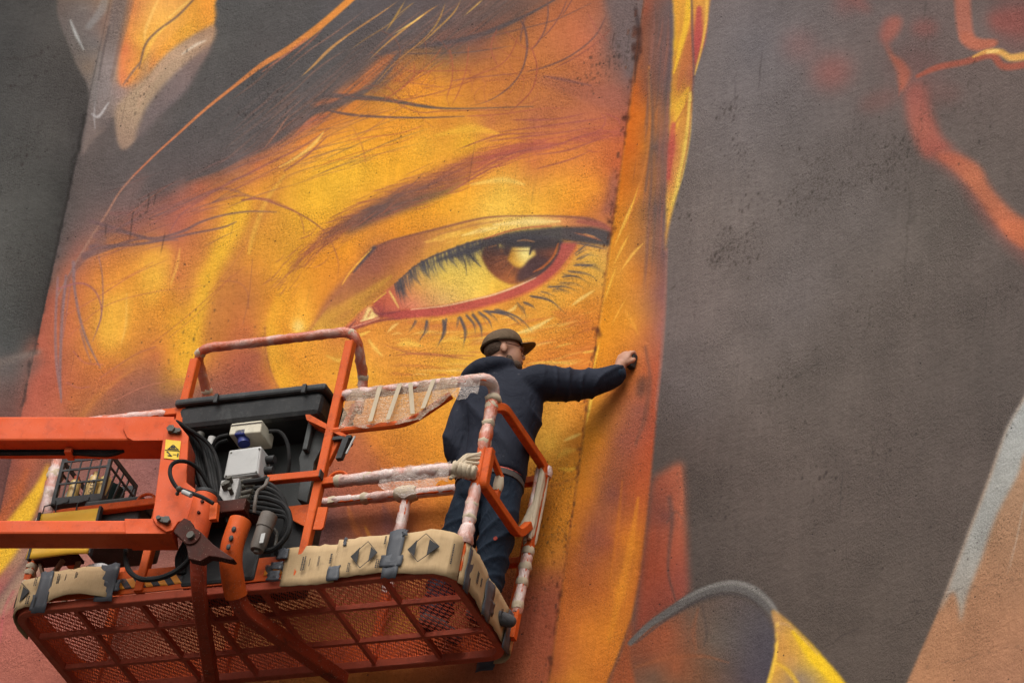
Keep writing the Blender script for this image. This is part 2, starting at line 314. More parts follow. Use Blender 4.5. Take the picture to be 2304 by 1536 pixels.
    for pts, w, c, a in [
        ([(205, 498), (266, 516), (308, 529), (350, 536), (409, 521), (451, 500), (499, 485), (559, 476), (622, 477)], [9, 8, 6, 6, 6, 5, 4, 3.5, 2], D1, .8),
        ([(205, 556), (260, 553), (320, 548), (370, 539), (424, 527), (499, 512), (532, 499)], [12, 8, 6, 6, 5, 4, 2], D1, .8),
        ([(190, 575), (240, 560), (300, 540), (345, 535)], [16, 10, 6, 3], D1, .7), ([(215, 530), (260, 512), (330, 490), (400, 470)], [14, 10, 8, 4], (130, 95, 92), .6),
        ([(225, 520), (280, 524), (340, 540), (400, 540)], [6, 5, 5, 3], D1, .6), ([(250, 480), (330, 478), (420, 452), (500, 425), (560, 440)], [8, 10, 8, 6, 3], (140, 96, 90), .5),
        ([(340, 505), (395, 470), (450, 440), (500, 420)], [3, 4, 4, 2], (150, 96, 88), .6), ([(380, 525), (410, 480), (470, 440)], [2, 3, 2], D2, .7),
        ([(545, 450), (590, 447), (625, 460), (672, 480), (708, 502), (730, 520)], [4, 4, 3.5, 3, 3, 2], (150, 88, 76), .85), ([(600, 446), (640, 462), (672, 482), (682, 508), (684, 526)], [2, 2.5, 2.5, 2, 1.5], (170, 98, 72), .7),
        ([(745, 542), (758, 576), (762, 600), (760, 622)], [2, 3, 2.5, 1.5], (165, 92, 66), .8), ([(480, 455), (540, 440), (590, 450), (650, 470)], [5, 5, 3, 2], (150, 95, 85), .6),
        ([(430, 460), (500, 420), (560, 390), (620, 360), (680, 330), (740, 290)], [4, 5, 5, 5, 4, 2], (150, 92, 84), .7), ([(520, 430), (600, 390), (670, 350), (730, 305)], [3, 3, 3, 1.5], (165, 98, 80), .6),
        ([(230, 540), (180, 590), (150, 640), (138, 700), (134, 770)], [20, 12, 8, 6, 4], D1, .45),
        ([(165, 590), (168, 650), (179, 712), (195, 764), (226, 828)], [8, 6, 6, 6, 2], (140, 112, 114), .8), ([(180, 740), (192, 780), (205, 815)], [3, 4, 2], (150, 110, 110), .7),
        ([(130, 625), (125, 725), (127, 814), (138, 905)], [5, 6, 7, 3], (146, 112, 112), .8), ([(148, 620), (140, 725), (135, 829), (138, 895)], [5, 6, 7, 3], (140, 112, 114), .8),
        ([(158, 640), (150, 700), (142, 760)], [3, 3, 2], (150, 105, 105), .6), ([(128, 650), (176, 637), (206, 647), (224, 674), (228, 710), (218, 742)], [3, 4, 4, 3.5, 3, 2], (164, 102, 104), .8),
        ([(222, 576), (230, 620), (231, 680), (224, 726), (208, 768)], [3, 3, 3, 2.5, 1.5], (150, 106, 104), .75),
        ([(143, 712), (220, 668), (300, 618), (378, 584)], [2, 2, 2, 1], (184, 104, 84), .7), ([(150, 760), (230, 692), (330, 660), (470, 640)], [2, 2, 2, 1], (186, 106, 80), .6), ([(210, 655), (280, 625), (345, 590)], 1.6, (190, 104, 76), .6),
        ([(495, 632), (535, 635), (556, 656), (559, 694)], [1.5, 2, 2, 1.5], (160, 96, 70), .8), ([(568, 582), (560, 668), (546, 730)], 1.6, (150, 92, 66), .7),
        ([(340, 775), (420, 712), (490, 650), (550, 600)], 1.8, (176, 100, 66), .6), ([(380, 760), (450, 700), (520, 620)], 1.5, (180, 104, 66), .6), ([(470, 660), (520, 600), (560, 540)], 1.5, (176, 106, 66), .5),
        ([(165, 790), (190, 815), (230, 820)], 3, (176, 100, 110), .5), ([(150, 860), (175, 872), (200, 870)], 2.5, (170, 100, 106), .5),
        ([(225, 850), (300, 800), (350, 780)], 3, (170, 100, 90), .5)]:
        stroke(pts, w, c, a, .5)
    for i in range(90):                                     # fine loose hairs at the temple and over the brow
        x, y = 180+rng.random()*620, 0; y = 560-(x-180)*.42+rng.normal(0, 38); l = 80+rng.random()*170; k = rng.normal(0, .12)
        stroke([(x, y), (x+l*.5, y-l*(.20+k*.5)), (x+l, y-l*(.34+k))], 1.5+rng.random(), [(140, 92, 84), (166, 100, 78), (120, 90, 86)][i % 3], .35+.3*rng.random(), .5, taper=(.2, .5), n=6)
    # ---- beams and highlights at the temple
    stroke([(728, 297), (712, 318), (690, 338), (655, 362), (628, 376)], [4, 13, 13, 8, 3], (246, 206, 100), .75, 1)
    stroke([(640, 385), (690, 350), (735, 308)], [3, 4, 2], (150, 90, 76), .8)
    stroke([(735, 300), (780, 280), (810, 258)], [18, 20, 8], (205, 135, 66), .5, 1)
    # ---- stray curls over the forehead
    for pts, w, c in [
        ([(1368, 28), (1340, 80), (1290, 122), (1230, 150), (1165, 166)], 2.6, (120, 84, 76)), ([(1378, 62), (1340, 98), (1290, 132), (1232, 161)], 1.8, (150, 88, 72)), ([(1231, -5), (1233, 32), (1225, 70), (1206, 102), (1190, 116)], 2.4, (120, 84, 76)),
        ([(1278, -5), (1260, 35), (1234, 72), (1206, 96)], 2, (132, 84, 74)), ([(1163, 36), (1180, 62), (1186, 100), (1183, 130), (1171, 165), (1142, 200), (1092, 230), (1022, 244)], [2, 4, 4, 3, 2.4, 2.2, 2, 1], (116, 84, 80)),
        ([(1192, 98), (1206, 138), (1207, 168), (1196, 204), (1166, 236), (1130, 268)], 2, (160, 84, 66)), ([(1184, 28), (1174, 70), (1170, 100)], 2.4, (124, 86, 78)), ([(1290, -5), (1275, 20), (1262, 40)], 2, (130, 84, 74)),
        ([(1168, 165), (1060, 176), (1000, 185)], 1.8, (150, 92, 74)), ([(1120, 60), (1105, 110), (1126, 160)], 1.6, (165, 90, 70)), ([(1170, 70), (1150, 120), (1120, 150), (1060, 175), (1010, 205)], 1.6, (165, 90, 66)),
        ([(1010, 106), (1018, 140), (1016, 185), (1000, 235)], 1.8, (170, 92, 66)), ([(1055, 96), (1050, 150), (1035, 200), (1010, 250)], 1.6, (172, 92, 66)), ([(1124, 60), (1190, 110), (1230, 60)], 1.2, (168, 92, 74)),
        ([(930, 135), (932, 165), (915, 190), (880, 215), (850, 232)], 1.8, (176, 98, 66)), ([(900, 160), (1000, 160), (1085, 158)], 1.5, (172, 94, 66)), ([(870, 180), (950, 190), (1010, 200)], 1.4, (176, 100, 66)),
        ([(860, 185), (900, 222), (890, 215)], 1.4, (172, 92, 66)), ([(880, 230), (960, 215), (1040, 190), (1090, 165)], 1.5, (172, 98, 66)), ([(1000, 100), (960, 150), (900, 200), (850, 240)], 1.5, (176, 100, 66)),
        ([(1005, 135), (960, 165), (900, 195)], 1.3, (172, 96, 66)), ([(1320, 25), (1345, 70), (1380, 110)], 1.2, (165, 92, 78)), ([(790, 280), (815, 330), (825, 380)], 1.6, (196, 122, 60)), ([(700, 380), (800, 345), (900, 320), (960, 295)], 1.5, (206, 124, 60)),
        ([(720, 365), (830, 350), (940, 330)], 1.3, (208, 128, 58)), ([(960, 280), (900, 300), (820, 310), (760, 320)], 2.2, (206, 122, 62)), ([(1350, 252), (1362, 270), (1350, 292), (1310, 308), (1270, 316)], 2, (168, 92, 78)), ([(1360, 255), (1390, 268), (1395, 285)], 2, (170, 90, 80)),
        ([(840, 200), (930, 250), (1000, 250), (1100, 248), (1200, 252)], 1.6, (170, 98, 70)), ([(1040, 262), (1120, 258), (1230, 244), (1300, 246)], 2, (180, 100, 70))]:
        stroke(pts, np.atleast_1d(w)*1.35, c, .9, .4, taper=(.1, .25))
    for i in range(46):
        x, y = 880+rng.random()*330, 130+rng.random()*110; a0 = rng.random()*6.28; l = 40+rng.random()*90; k = rng.normal(0, .9)
        p = [(x, y)]
        for s in range(4): p.append((p[-1][0]+l/4*math.cos(a0+k*s/3), p[-1][1]+l/4*math.sin(a0+k*s/3)*.8))
        stroke(p, 1.7, (166, 90, 64), .5, .4)
    # ---- eyebrow
    poly([(690, 562), (755, 497), (830, 455), (900, 416), (980, 382), (1060, 348), (1150, 326), (1235, 312), (1290, 312), (1200, 338), (1110, 372), (1030, 412), (960, 448), (880, 486), (790, 528), (720, 566)],
         [(720, 545, (200, 122, 66)), (800, 490, (170, 98, 72)), (880, 450, (150, 88, 74)), (960, 410, (168, 96, 70)), (1050, 375, (180, 102, 66)), (1150, 345, (196, 108, 70)), (1260, 318, (205, 115, 70))], .75, 9)
    poly([(775, 520), (830, 473), (880, 457), (940, 442), (1000, 424), (1052, 398), (1010, 432), (940, 460), (860, 489), (800, 516)], (84, 74, 76), .92, 8)
    spine = spl([(612, 668), (650, 610), (700, 556), (760, 510), (830, 468), (900, 436), (980, 404), (1060, 368), (1150, 335), (1250, 312), (1395, 292)], 14)
    tang = np.gradient(spine, axis=0); tang /= np.hypot(*tang.T)[:, None]; nrm = np.stack([tang[:, 1], -tang[:, 0]], 1)
    for i in range(620):
        t = rng.random()**0.9; k = int(t*(len(spine)-2)); c = spine[k]; tg, nm = tang[k], nrm[k]
        thick = np.interp(t, [0, .15, .35, .6, .8, 1], [26, 26, 30, 30, 24, 20])
        o = rng.normal(0, .5)*thick; l = np.interp(t, [0, .3, .7, 1], [50, 80, 95, 70])*(.6+.7*rng.random())
        dirn = -tg*1.0 + nm*rng.normal(.18 if o > 0 else -.02, .12)
        p0 = c+nm*o; p2 = p0-dirn*l; p1 = (p0+p2)/2-nm*rng.normal(4, 3)
        dk = max(0, 1-abs(t-.42)/.26)*math.exp(-(o/16)**2)
        col = np.array((168, 96, 70))*(1-dk)+np.array((84, 74, 76))*dk
        if t > .68: col = np.array((178, 92, 74))
        if t < .12: col = np.array((176, 108, 66))
        stroke([p0, p1, p2], 1.4+1.6*rng.random(), tuple(col), .3+.4*rng.random(), .5, taper=(.2, .6), n=6)
    for pts in ([(1020, 340), (1120, 305), (1200, 300), (1290, 292)], [(1050, 372), (1150, 345), (1240, 330), (1330, 300), (1370, 315)], [(1190, 350), (1270, 340), (1330, 320), (1372, 305)], [(1020, 420), (1120, 360), (1200, 332), (1280, 322)],
                [(1000, 440), (1080, 392), (1160, 352)], [(1200, 382), (1280, 360), (1340, 335)], [(1080, 320), (1180, 308), (1280, 296), (1400, 275)], [(1100, 300), (1240, 282), (1330, 270), (1400, 258)], [(1140, 270), (1250, 268), (1340, 250)]):
        stroke(pts, [2, 4, 3, 1.5], (158, 86, 78), .7, .5, taper=(.1, .3))
    # ---- eye socket shading
    poly([(640, 640), (720, 590), (800, 570), (790, 620), (740, 690), (700, 740), (660, 720), (640, 690)], (232, 150, 42), .4, 14)
    poly([(738, 668), (790, 610), (838, 560), (852, 556), (838, 600), (806, 640), (770, 690), (740, 720), (706, 752), (690, 750), (708, 722)], (158, 98, 72), .8, 5)
    # upper lid
    crease = [(700, 746), (708, 730), (726, 705), (753, 672), (774, 650), (794, 614), (821, 580), (840, 559), (876, 543), (935, 527), (1000, 511), (1026, 502), (1091, 490), (1171, 486), (1265, 487), (1326, 493), (1358, 506), (1382, 522)]
    lash = [(762, 749), (808, 703), (842, 678), (874, 650), (899, 630), (929, 603), (967, 580), (1000, 567), (1054, 548), (1091, 538), (1147, 521), (1194, 513), (1265, 509), (1335, 510), (1382, 527)]
    cs, ls = spl(crease, 5), spl(lash, 5)
    poly(np.vstack([cs, ls[::-1]]), [(845, 580, (150, 92, 72)), (850, 610, (166, 98, 72)), (900, 570, (170, 102, 70)), (900, 605, (196, 122, 62)), (950, 552, (186, 118, 70)), (960, 560, (206, 142, 62)), (1000, 540, (208, 145, 62)), (1050, 522, (226, 170, 66)), (1060, 505, (214, 150, 66)), (1090, 512, (235, 185, 84)),
          (1130, 505, (238, 194, 96)), (1200, 498, (240, 204, 116)), (1270, 498, (214, 140, 82)), (1330, 502, (164, 94, 76)), (1370, 514, (150, 86, 74)), (820, 655, (172, 108, 64)), (780, 690, (176, 112, 60)), (740, 720, (196, 140, 58)), (715, 742, (214, 160, 66)), (860, 640, (190, 126, 56)), (800, 690, (200, 144, 56))], .95, 2.5, False)
    stroke([(705, 745), (740, 712), (790, 682), (840, 650), (880, 622)], [10, 20, 22, 16, 6], (206, 150, 58), .65, .9)
    stroke([(960, 545), (1010, 530), (1060, 524)], [4, 14, 4], (240, 190, 80), .6, .9); stroke([(1040, 530), (1085, 518), (1120, 512)], [3, 10, 4], (250, 218, 130), .8, .9)
    stroke([(1110, 506), (1180, 500), (1260, 498)], [4, 12, 4], (248, 216, 134), .8, .9); stroke([(985, 528), (1060, 508), (1130, 496)], [3, 6, 3], (170, 110, 70), .5, .9)
    for i in range(24):
        x = 940+rng.random()*180; y = 556-(x-940)*.24+rng.normal(0, 7); stroke([(x, y), (x+22, y-7)], 2.2, [(246, 200, 100), (196, 130, 62)][i % 2], .5, .6, taper=(.4, .4))
    stroke([(838, 560), (876, 543), (935, 527), (1000, 511), (1091, 490), (1171, 486), (1265, 487), (1326, 493), (1360, 508)], [6, 5, 5, 5, 4, 3, 4, 8, 8], (132, 82, 72), .75, .8)
    stroke([(842, 557), (822, 580), (796, 612)], [9, 8, 3], (86, 76, 80), .8, .8); stroke([(836, 560), (815, 582), (788, 612), (770, 640)], [2, 3.5, 3.5, 2], (240, 176, 70), .9, .5)
    stroke([(1300, 498), (1350, 505), (1385, 524)], [6, 14, 8], (158, 88, 74), .8, .9)
    # eyeball
    low = [(842, 700), (870, 702), (897, 697), (945, 693), (1000, 687), (1030, 681), (1101, 665), (1159, 644), (1206, 623), (1237, 599), (1255, 571), (1263, 546)]
    bl = spl(low, 5)
    top = [q for q in ls if 842 <= q[0] <= 1265]
    poly(np.vstack([np.array(top), bl[::-1]]), [(880, 668, (196, 96, 74)), (910, 660, (210, 130, 84)), (940, 640, (216, 156, 80)), (1000, 620, (230, 190, 82)), (1060, 600, (234, 198, 90)), (930, 685, (214, 130, 96)), (1000, 670, (232, 182, 104)), (1080, 650, (240, 198, 84)), (1120, 645, (236, 182, 66)), (1040, 570, (196, 172, 100)), (960, 600, (186, 160, 92)), (1070, 560, (180, 160, 96))], 1, 1.5, False)
    # iris
    iris = [(1084, 578), (1091, 595), (1103, 613), (1122, 628), (1143, 638), (1160, 640), (1183, 631), (1206, 619), (1230, 600), (1248, 578), (1257, 556), (1259, 540), (1194, 528), (1124, 537), (1090, 556)]
    poly(iris, [(1100, 590, (108, 66, 50)), (1130, 612, (140, 82, 54)), (1150, 622, (176, 104, 56)), (1130, 575, (92, 62, 54)), (1190, 570, (80, 58, 54)), (1200, 606, (80, 56, 56)), (1240, 570, (118, 70, 54)), (1180, 545, (66, 58, 58)), (1225, 592, (104, 64, 54)), (1165, 610, (130, 76, 50))], 1, 2)
    for i in range(40):
        a0 = R(95+rng.random()*110); r0, r1 = 26+rng.random()*14, 62+rng.random()*22; cx, cy = 1176, 566
        stroke([(cx+r0*math.cos(a0), cy+r0*math.sin(a0)), (cx+r1*math.cos(a0), cy+r1*math.sin(a0))], 2, [(180, 104, 60), (90, 58, 50), (150, 88, 56)][i % 3], .35, .6, taper=(.3, .3))
    poly([(1186, 586), (1205, 576), (1236, 582), (1226, 602), (1200, 622), (1170, 634), (1161, 626), (1168, 606)], (80, 57, 57), .9, 3)
    poly([(1096, 548), (1150, 535), (1262, 536), (1254, 556), (1204, 560), (1150, 557), (1120, 560)], (64, 60, 62), .85, 4)
    poly([(1152, 557), (1194, 557), (1191, 571), (1203, 561), (1205, 574), (1188, 585), (1180, 596), (1171, 603), (1155, 598), (1141, 583), (1147, 570)],
         [(1150, 570, (190, 132, 48)), (1150, 590, (206, 150, 60)), (1172, 570, (240, 214, 124)), (1190, 562, (246, 226, 142)), (1185, 580, (246, 222, 130)), (1168, 596, (226, 176, 74)), (1200, 570, (230, 190, 92))], .97, 1.2, False)
    stroke([(1152, 565), (1195, 564)], 2, (110, 80, 50), .7); stroke([(1195, 558), (1192, 572)], 4, (60, 54, 54), .9)
    poly([(1122, 549), (1134, 552), (1134, 558), (1123, 555)], (238, 205, 110), .9, 1, False); poly([(1125, 560), (1134, 562), (1130, 568)], (206, 120, 54), .8, 1, False)
    stroke([(1164, 542), (1182, 540), (1202, 544)], [2, 4, 2], (196, 130, 80), .7); stroke([(1100, 556), (1116, 552)], 3, (180, 110, 60), .6)
    stroke([(1256, 548), (1244, 578), (1222, 600), (1200, 612)], [3, 5, 5, 2], (196, 104, 52), .8, .7)
    stroke([(1263, 546), (1255, 572), (1236, 598), (1206, 622), (1180, 636)], [7, 7, 8, 6, 3], (62, 58, 62), .95, .5)
    # dark upper lash band
    poly([(1060, 556), (1091, 540), (1147, 523), (1200, 516), (1265, 510), (1335, 511), (1376, 524), (1384, 536), (1376, 553), (1340, 550), (1300, 545), (1262, 540), (1200, 538), (1140, 542), (1100, 552), (1080, 562), (1050, 572), (1010, 582), (975, 590), (1000, 576)], (72, 68, 72), .93, 2.5)
    stroke([(899, 630), (929, 603), (967, 580), (1000, 567), (1054, 548), (1100, 537)], [2, 3, 4, 5, 6, 8], (88, 74, 74), .8, .6)
    stroke([(1091, 537), (1147, 519), (1194, 511), (1240, 509)], 4, (180, 92, 66), .7, .7)
    for pts, c in (([(1285, 522), (1330, 533), (1362, 545)], (190, 110, 74)), ([(1310, 525), (1345, 535)], (226, 150, 84)), ([(1250, 545), (1300, 548), (1378, 560)], (110, 92, 86)), ([(1290, 545), (1340, 556), (1375, 562)], (96, 86, 84))): stroke(pts, [2, 3, 2], c, .8, .5, taper=(.2, .3))
    # upper lashes
    lx = ls
    for i in range(190):
        t = rng.random(); x = 886+t*200; k = np.argmin(abs(lx[:, 0]-x)); y = lx[k, 1]
        ln = 26+30*rng.random()+14*math.sin(t*17); bend = 8+12*rng.random()
        stroke([(x, y), (x+bend*.35, y+ln*.55), (x+bend+rng.normal(4, 5)*t*2, y+ln)], 1.3+1.0*rng.random(), (74, 70, 76), .62, .4, taper=(0, .7), n=6)
    for x in (900, 930, 950, 985, 1012, 1030, 1052):
        k = np.argmin(abs(lx[:, 0]-x)); y = lx[k, 1]; stroke([(x, y), (x+7, y+24), (x+22, y+44)], 8, (78, 74, 78), .6, .8, taper=(0, .8), n=6)
    stroke([(1040, 556), (1062, 580), (1082, 600)], [6, 5, 2], (74, 70, 74), .9); stroke([(1030, 560), (1046, 590), (1050, 620)], [4, 3, 1], (74, 70, 74), .8)
    for i in range(26):
        x = 1085+rng.random()*60; stroke([(x, 540-.25*(x-1085)), (x-6, 560), (x+2+rng.random()*16, 584)], 2, (70, 62, 64), .5, .5, taper=(0, .7), n=6)
    # lower lid rim
    rimb = [(800, 736), (853, 716), (897, 718), (945, 714), (1007, 709), (1054, 700), (1124, 681), (1171, 665), (1218, 641), (1253, 613), (1276, 585), (1293, 562), (1298, 546)]
    poly(np.vstack([bl, spl(rimb, 5)[::-1]]), [(850, 708, (160, 74, 70)), (897, 708, (184, 80, 72)), (1000, 698, (192, 86, 74)), (1100, 676, (190, 86, 72)), (1180, 648, (186, 84, 72)), (1240, 608, (180, 80, 72)), (1280, 565, (182, 92, 78)), (1275, 552, (170, 80, 74))], .97, 2, False)
    stroke([(1000, 708), (1090, 690), (1160, 668), (1220, 640), (1270, 600), (1296, 560)], [8, 10, 12, 12, 14, 16], (214, 116, 60), .5, 1)
    stroke([(925, 696), (1000, 688), (1060, 675), (1110, 663), (1160, 645), (1205, 625)], [2, 3, 3, 3.5, 4, 2], (244, 206, 160), .8, .5)
    # inner corner
    poly([(842, 680), (862, 662), (876, 652), (890, 676), (898, 697), (862, 706), (846, 700)], [(860, 680, (196, 96, 70)), (885, 690, (204, 104, 78)), (850, 696, (160, 74, 70)), (876, 665, (210, 110, 76))], .95, 1.5)
    poly([(760, 752), (792, 722), (815, 698), (835, 688), (853, 708), (830, 722), (795, 740)], [(780, 740, (186, 92, 74)), (810, 715, (208, 124, 84)), (840, 705, (214, 130, 84)), (830, 722, (196, 92, 72))], .95, 1.5)
    poly([(830, 690), (842, 703), (852, 711), (836, 716), (816, 720), (822, 704)], (246, 218, 136), .9, 2); stroke([(812, 722), (840, 714)], 3, (250, 226, 150), .9); stroke([(834, 700), (828, 712)], 4, (190, 110, 70), .7)
    stroke([(876, 655), (886, 672), (897, 692)], [3, 5, 2], (246, 204, 110), .95, .5); stroke([(842, 679), (868, 658)], 3.5, (232, 180, 76), .9); stroke([(838, 690), (850, 706), (880, 703), (900, 700)], [3, 6, 5, 3], (140, 66, 66), .8, .6)
    stroke([(762, 752), (800, 738), (850, 722), (900, 716)], [7, 7, 6, 3], (140, 66, 66), .75, .7); stroke([(770, 752), (782, 740), (800, 722)], [3, 4, 2], (110, 66, 66), .7)
    stroke([(790, 736), (830, 724), (853, 716)], 2.4, (236, 170, 140), .7)
    # ---- below the eye: folds, gloss
    for i in range(170):
        x, y = 860+rng.random()*440, 722+rng.random()*150; l = 30+rng.random()*110; sl = -.10-.22*max(0, (x-1050)/250)+.12*(1 if y > 780 else 0)*(1 if x < 1050 else 0)
        c = [(246, 196, 84), (250, 214, 120), (196, 112, 58), (206, 122, 54), (186, 100, 60)][int(rng.integers(5))]
        stroke([(x, y), (x+l/2, y+sl*l/2-3), (x+l, y+sl*l)], 1.6+rng.random()*4.5, c, .2+.35*rng.random(), .8, taper=(.4, .4), n=6)
    for pts, w, c, a in [([(1155, 752), (1200, 738), (1252, 710)], [4, 9, 3], (250, 214, 124), .85), ([(1282, 690), (1310, 670), (1342, 650)], [3, 8, 3], (250, 208, 116), .8), ([(1138, 703), (1156, 694), (1162, 684)], [3, 7, 3], (248, 210, 120), .8),
        ([(890, 776), (920, 772), (956, 780)], [5, 14, 4], (248, 200, 86), .7), ([(870, 750), (884, 735), (900, 725)], [2, 7, 2], (246, 200, 110), .8), ([(985, 770), (1020, 762), (1060, 768)], [4, 12, 4], (246, 196, 80), .6),
        ([(880, 800), (960, 795), (1075, 812)], [3, 5, 3], (176, 98, 66), .7), ([(850, 770), (930, 795), (1040, 800), (1075, 798)], [3, 4, 3, 2], (180, 100, 66), .6), ([(905, 720), (960, 735), (1040, 736), (1120, 722)], [6, 14, 12, 5], (206, 116, 62), .5),
        ([(1240, 700), (1300, 720), (1330, 740)], [20, 40, 16], (220, 126, 56), .5), ([(1180, 818), (1240, 815), (1296, 818)], [3, 6, 3], (250, 205, 90), .7), ([(1265, 992), (1290, 982), (1310, 974)], [4, 8, 3], (250, 210, 110), .8),
        ([(1252, 1052), (1280, 1056), (1302, 1050)], [4, 9, 3], (250, 200, 70), .7), ([(1310, 794), (1342, 788)], 4, (250, 200, 90), .8), ([(1250, 1030), (1275, 1015), (1300, 1010)], [5, 14, 4], (244, 190, 76), .6),
        ([(790, 950), (830, 1040), (850, 1120)], [30, 40, 20], (160, 90, 66), .35), ([(840, 960), (900, 1040), (930, 1120)], [16, 26, 12], (224, 140, 48), .4), ([(780, 1130), (800, 1190), (830, 1230)], [10, 14, 6], (196, 112, 56), .6), ([(860, 1130), (875, 1180), (880, 1210)], [10, 24, 8], (130, 80, 74), .6),
        ([(820, 1180), (835, 1215)], [4, 10], (230, 150, 50), .6), ([(1190, 1100), (1250, 1090), (1310, 1070)], [4, 6, 3], (190, 112, 44), .5), ([(1175, 1290), (1230, 1310), (1255, 1300)], [60, 60, 30], (165, 88, 58), .3)]:
        stroke(pts, w, c, a, .9, taper=(.2, .2))
    # lower lashes
    for b, e, w in [((935, 719), (914, 754), 4), ((960, 719), (938, 776), 7), ((997, 717), (980, 788), 8), ((1005, 714), (984, 770), 4), ((1033, 710), (1041, 787), 8), ((1030, 712), (1022, 750), 3), ((1047, 707), (1071, 760), 5), ((1061, 705), (1085, 768), 7), ((1075, 700), (1111, 749), 6), ((1085, 698), (1128, 735), 4),
                    ((1101, 700), (1184, 743), 5), ((1110, 695), (1208, 758), 6), ((1090, 700), (1170, 730), 6), ((1162, 679), (1186, 728), 3.4), ((1176, 679), (1209, 701), 5), ((1190, 665), (1278, 711), 6), ((1215, 656), (1252, 673), 3), ((1230, 646), (1313, 664), 4.5), ((1241, 651), (1294, 666), 3), ((1262, 623), (1328, 638), 4),
                    ((1276, 609), (1360, 643), 4), ((1288, 597), (1369, 618), 4.5), ((1295, 576), (1337, 561), 3), ((1295, 585), (1356, 578), 3), ((1255, 635), (1330, 660), 2.4), ((1265, 618), (1340, 652), 2.4), ((1300, 566), (1350, 545), 2.4), ((1305, 600), (1366, 606), 2.2)]:
        b, e = np.array(b, float), np.array(e, float); m = (b+e)/2+np.array([(e-b)[1]*.12, -abs((e-b)[0])*.12])
        stroke([b, m, e], w*.72, (84, 78, 84), .8, .4, taper=(.06, .75), n=8)
        for q in range(2): stroke([b+rng.normal(0, 4, 2), m+rng.normal(0, 4, 2), e+rng.normal(0, 9, 2)-(e-b)*.15], 1.6, (92, 82, 84), .6, .4, taper=(.06, .7), n=6)
        if w > 4: stroke([b+[3, 0], m+[4, 2], e+[-6, -6]], w*.42, (84, 78, 84), .6, .4, taper=(.06, .75), n=6)
    # ---- strip of hair and cheek beyond the corner
    strip = [(seam(-60), -60), (1514, -60), (1513, 100), (1510, 210), (1504, 330), (1500, 430), (1498, 560), (1495, 700), (1484, 850), (1471, 1000), (1457, 1150), (1441, 1290), (1421, 1390), (1392, 1470), (1362, 1545), (1330, 1650), (seam(1650), 1650)]
    pts_s = [(1452, 20, (150, 80, 58)), (1475, 30, (118, 84, 74)), (1500, 20, (112, 92, 88)), (1475, 150, (122, 86, 76)), (1500, 200, (110, 90, 86)), (1450, 200, (150, 88, 60)), (1432, 200, (196, 100, 40)), (1445, 260, (206, 110, 34)), (1425, 330, (205, 104, 30)), (1448, 330, (208, 122, 40)), (1470, 330, (112, 88, 80)), (1490, 330, (134, 94, 82)), (1410, 420, (206, 114, 30)), (1438, 430, (196, 118, 46)), (1475, 470, (110, 88, 82)),
             (1400, 520, (214, 136, 40)), (1440, 520, (190, 122, 62)), (1485, 570, (128, 94, 86)), (1385, 610, (222, 150, 52)), (1430, 620, (212, 130, 48)), (1480, 660, (150, 98, 86)), (1455, 600, (180, 112, 66)), (1372, 700, (222, 142, 36)), (1420, 720, (226, 146, 46)), (1460, 740, (190, 112, 66)), (1486, 740, (165, 104, 92)), (1355, 800, (222, 138, 34)), (1400, 800, (220, 132, 42)), (1440, 800, (196, 112, 62)), (1470, 820, (190, 96, 62)), (1340, 880, (226, 150, 44)), (1375, 880, (214, 124, 46)),
             (1405, 900, (192, 110, 64)), (1440, 920, (164, 94, 74)), (1468, 920, (184, 86, 52)), (1325, 970, (226, 146, 42)), (1350, 990, (220, 134, 42)), (1390, 990, (172, 98, 66)), (1425, 1000, (172, 88, 60)), (1455, 1010, (182, 84, 48)), (1310, 1080, (216, 132, 40)), (1335, 1110, (208, 122, 42)), (1375, 1110, (142, 80, 62)), (1410, 1100, (176, 88, 50)), (1440, 1120, (186, 92, 44)), (1295, 1200, (204, 120, 40)), (1330, 1200, (160, 86, 54)),
             (1370, 1220, (158, 82, 50)), (1400, 1210, (204, 116, 38)), (1430, 1230, (204, 120, 34)), (1280, 1310, (188, 102, 44)), (1320, 1300, (172, 92, 46)), (1365, 1330, (190, 104, 40)), (1395, 1330, (224, 138, 40)), (1420, 1340, (190, 104, 36)), (1265, 1420, (196, 106, 48)), (1310, 1420, (214, 124, 44)), (1370, 1420, (218, 128, 38)), (1290, 1520, (216, 130, 44)), (1345, 1520, (206, 116, 40)), (1250, 1500, (180, 96, 50)), (1270, 1640, (200, 115, 45))]
    poly(strip, pts_s, 1, 2.5, False)
    for i in range(60):
        y = rng.random()*520-20; x = 1462+rng.random()*46+y*-.02; l = 60+rng.random()*160
        stroke([(x, y), (x-3, y+l/2), (x-10, y+l)], 2+4*rng.random(), [(150, 98, 84), (96, 80, 78), (166, 104, 84), (120, 92, 88)][i % 4], .35, .8, taper=(.3, .3), n=5)
    stroke([(1460, 150), (1462, 300), (1440, 420), (1405, 520)], [5, 6, 5, 3], (214, 130, 60), .55, .9); stroke([(1462, 160), (1468, 300), (1452, 430)], [12, 16, 8], (104, 86, 80), .55, 1)
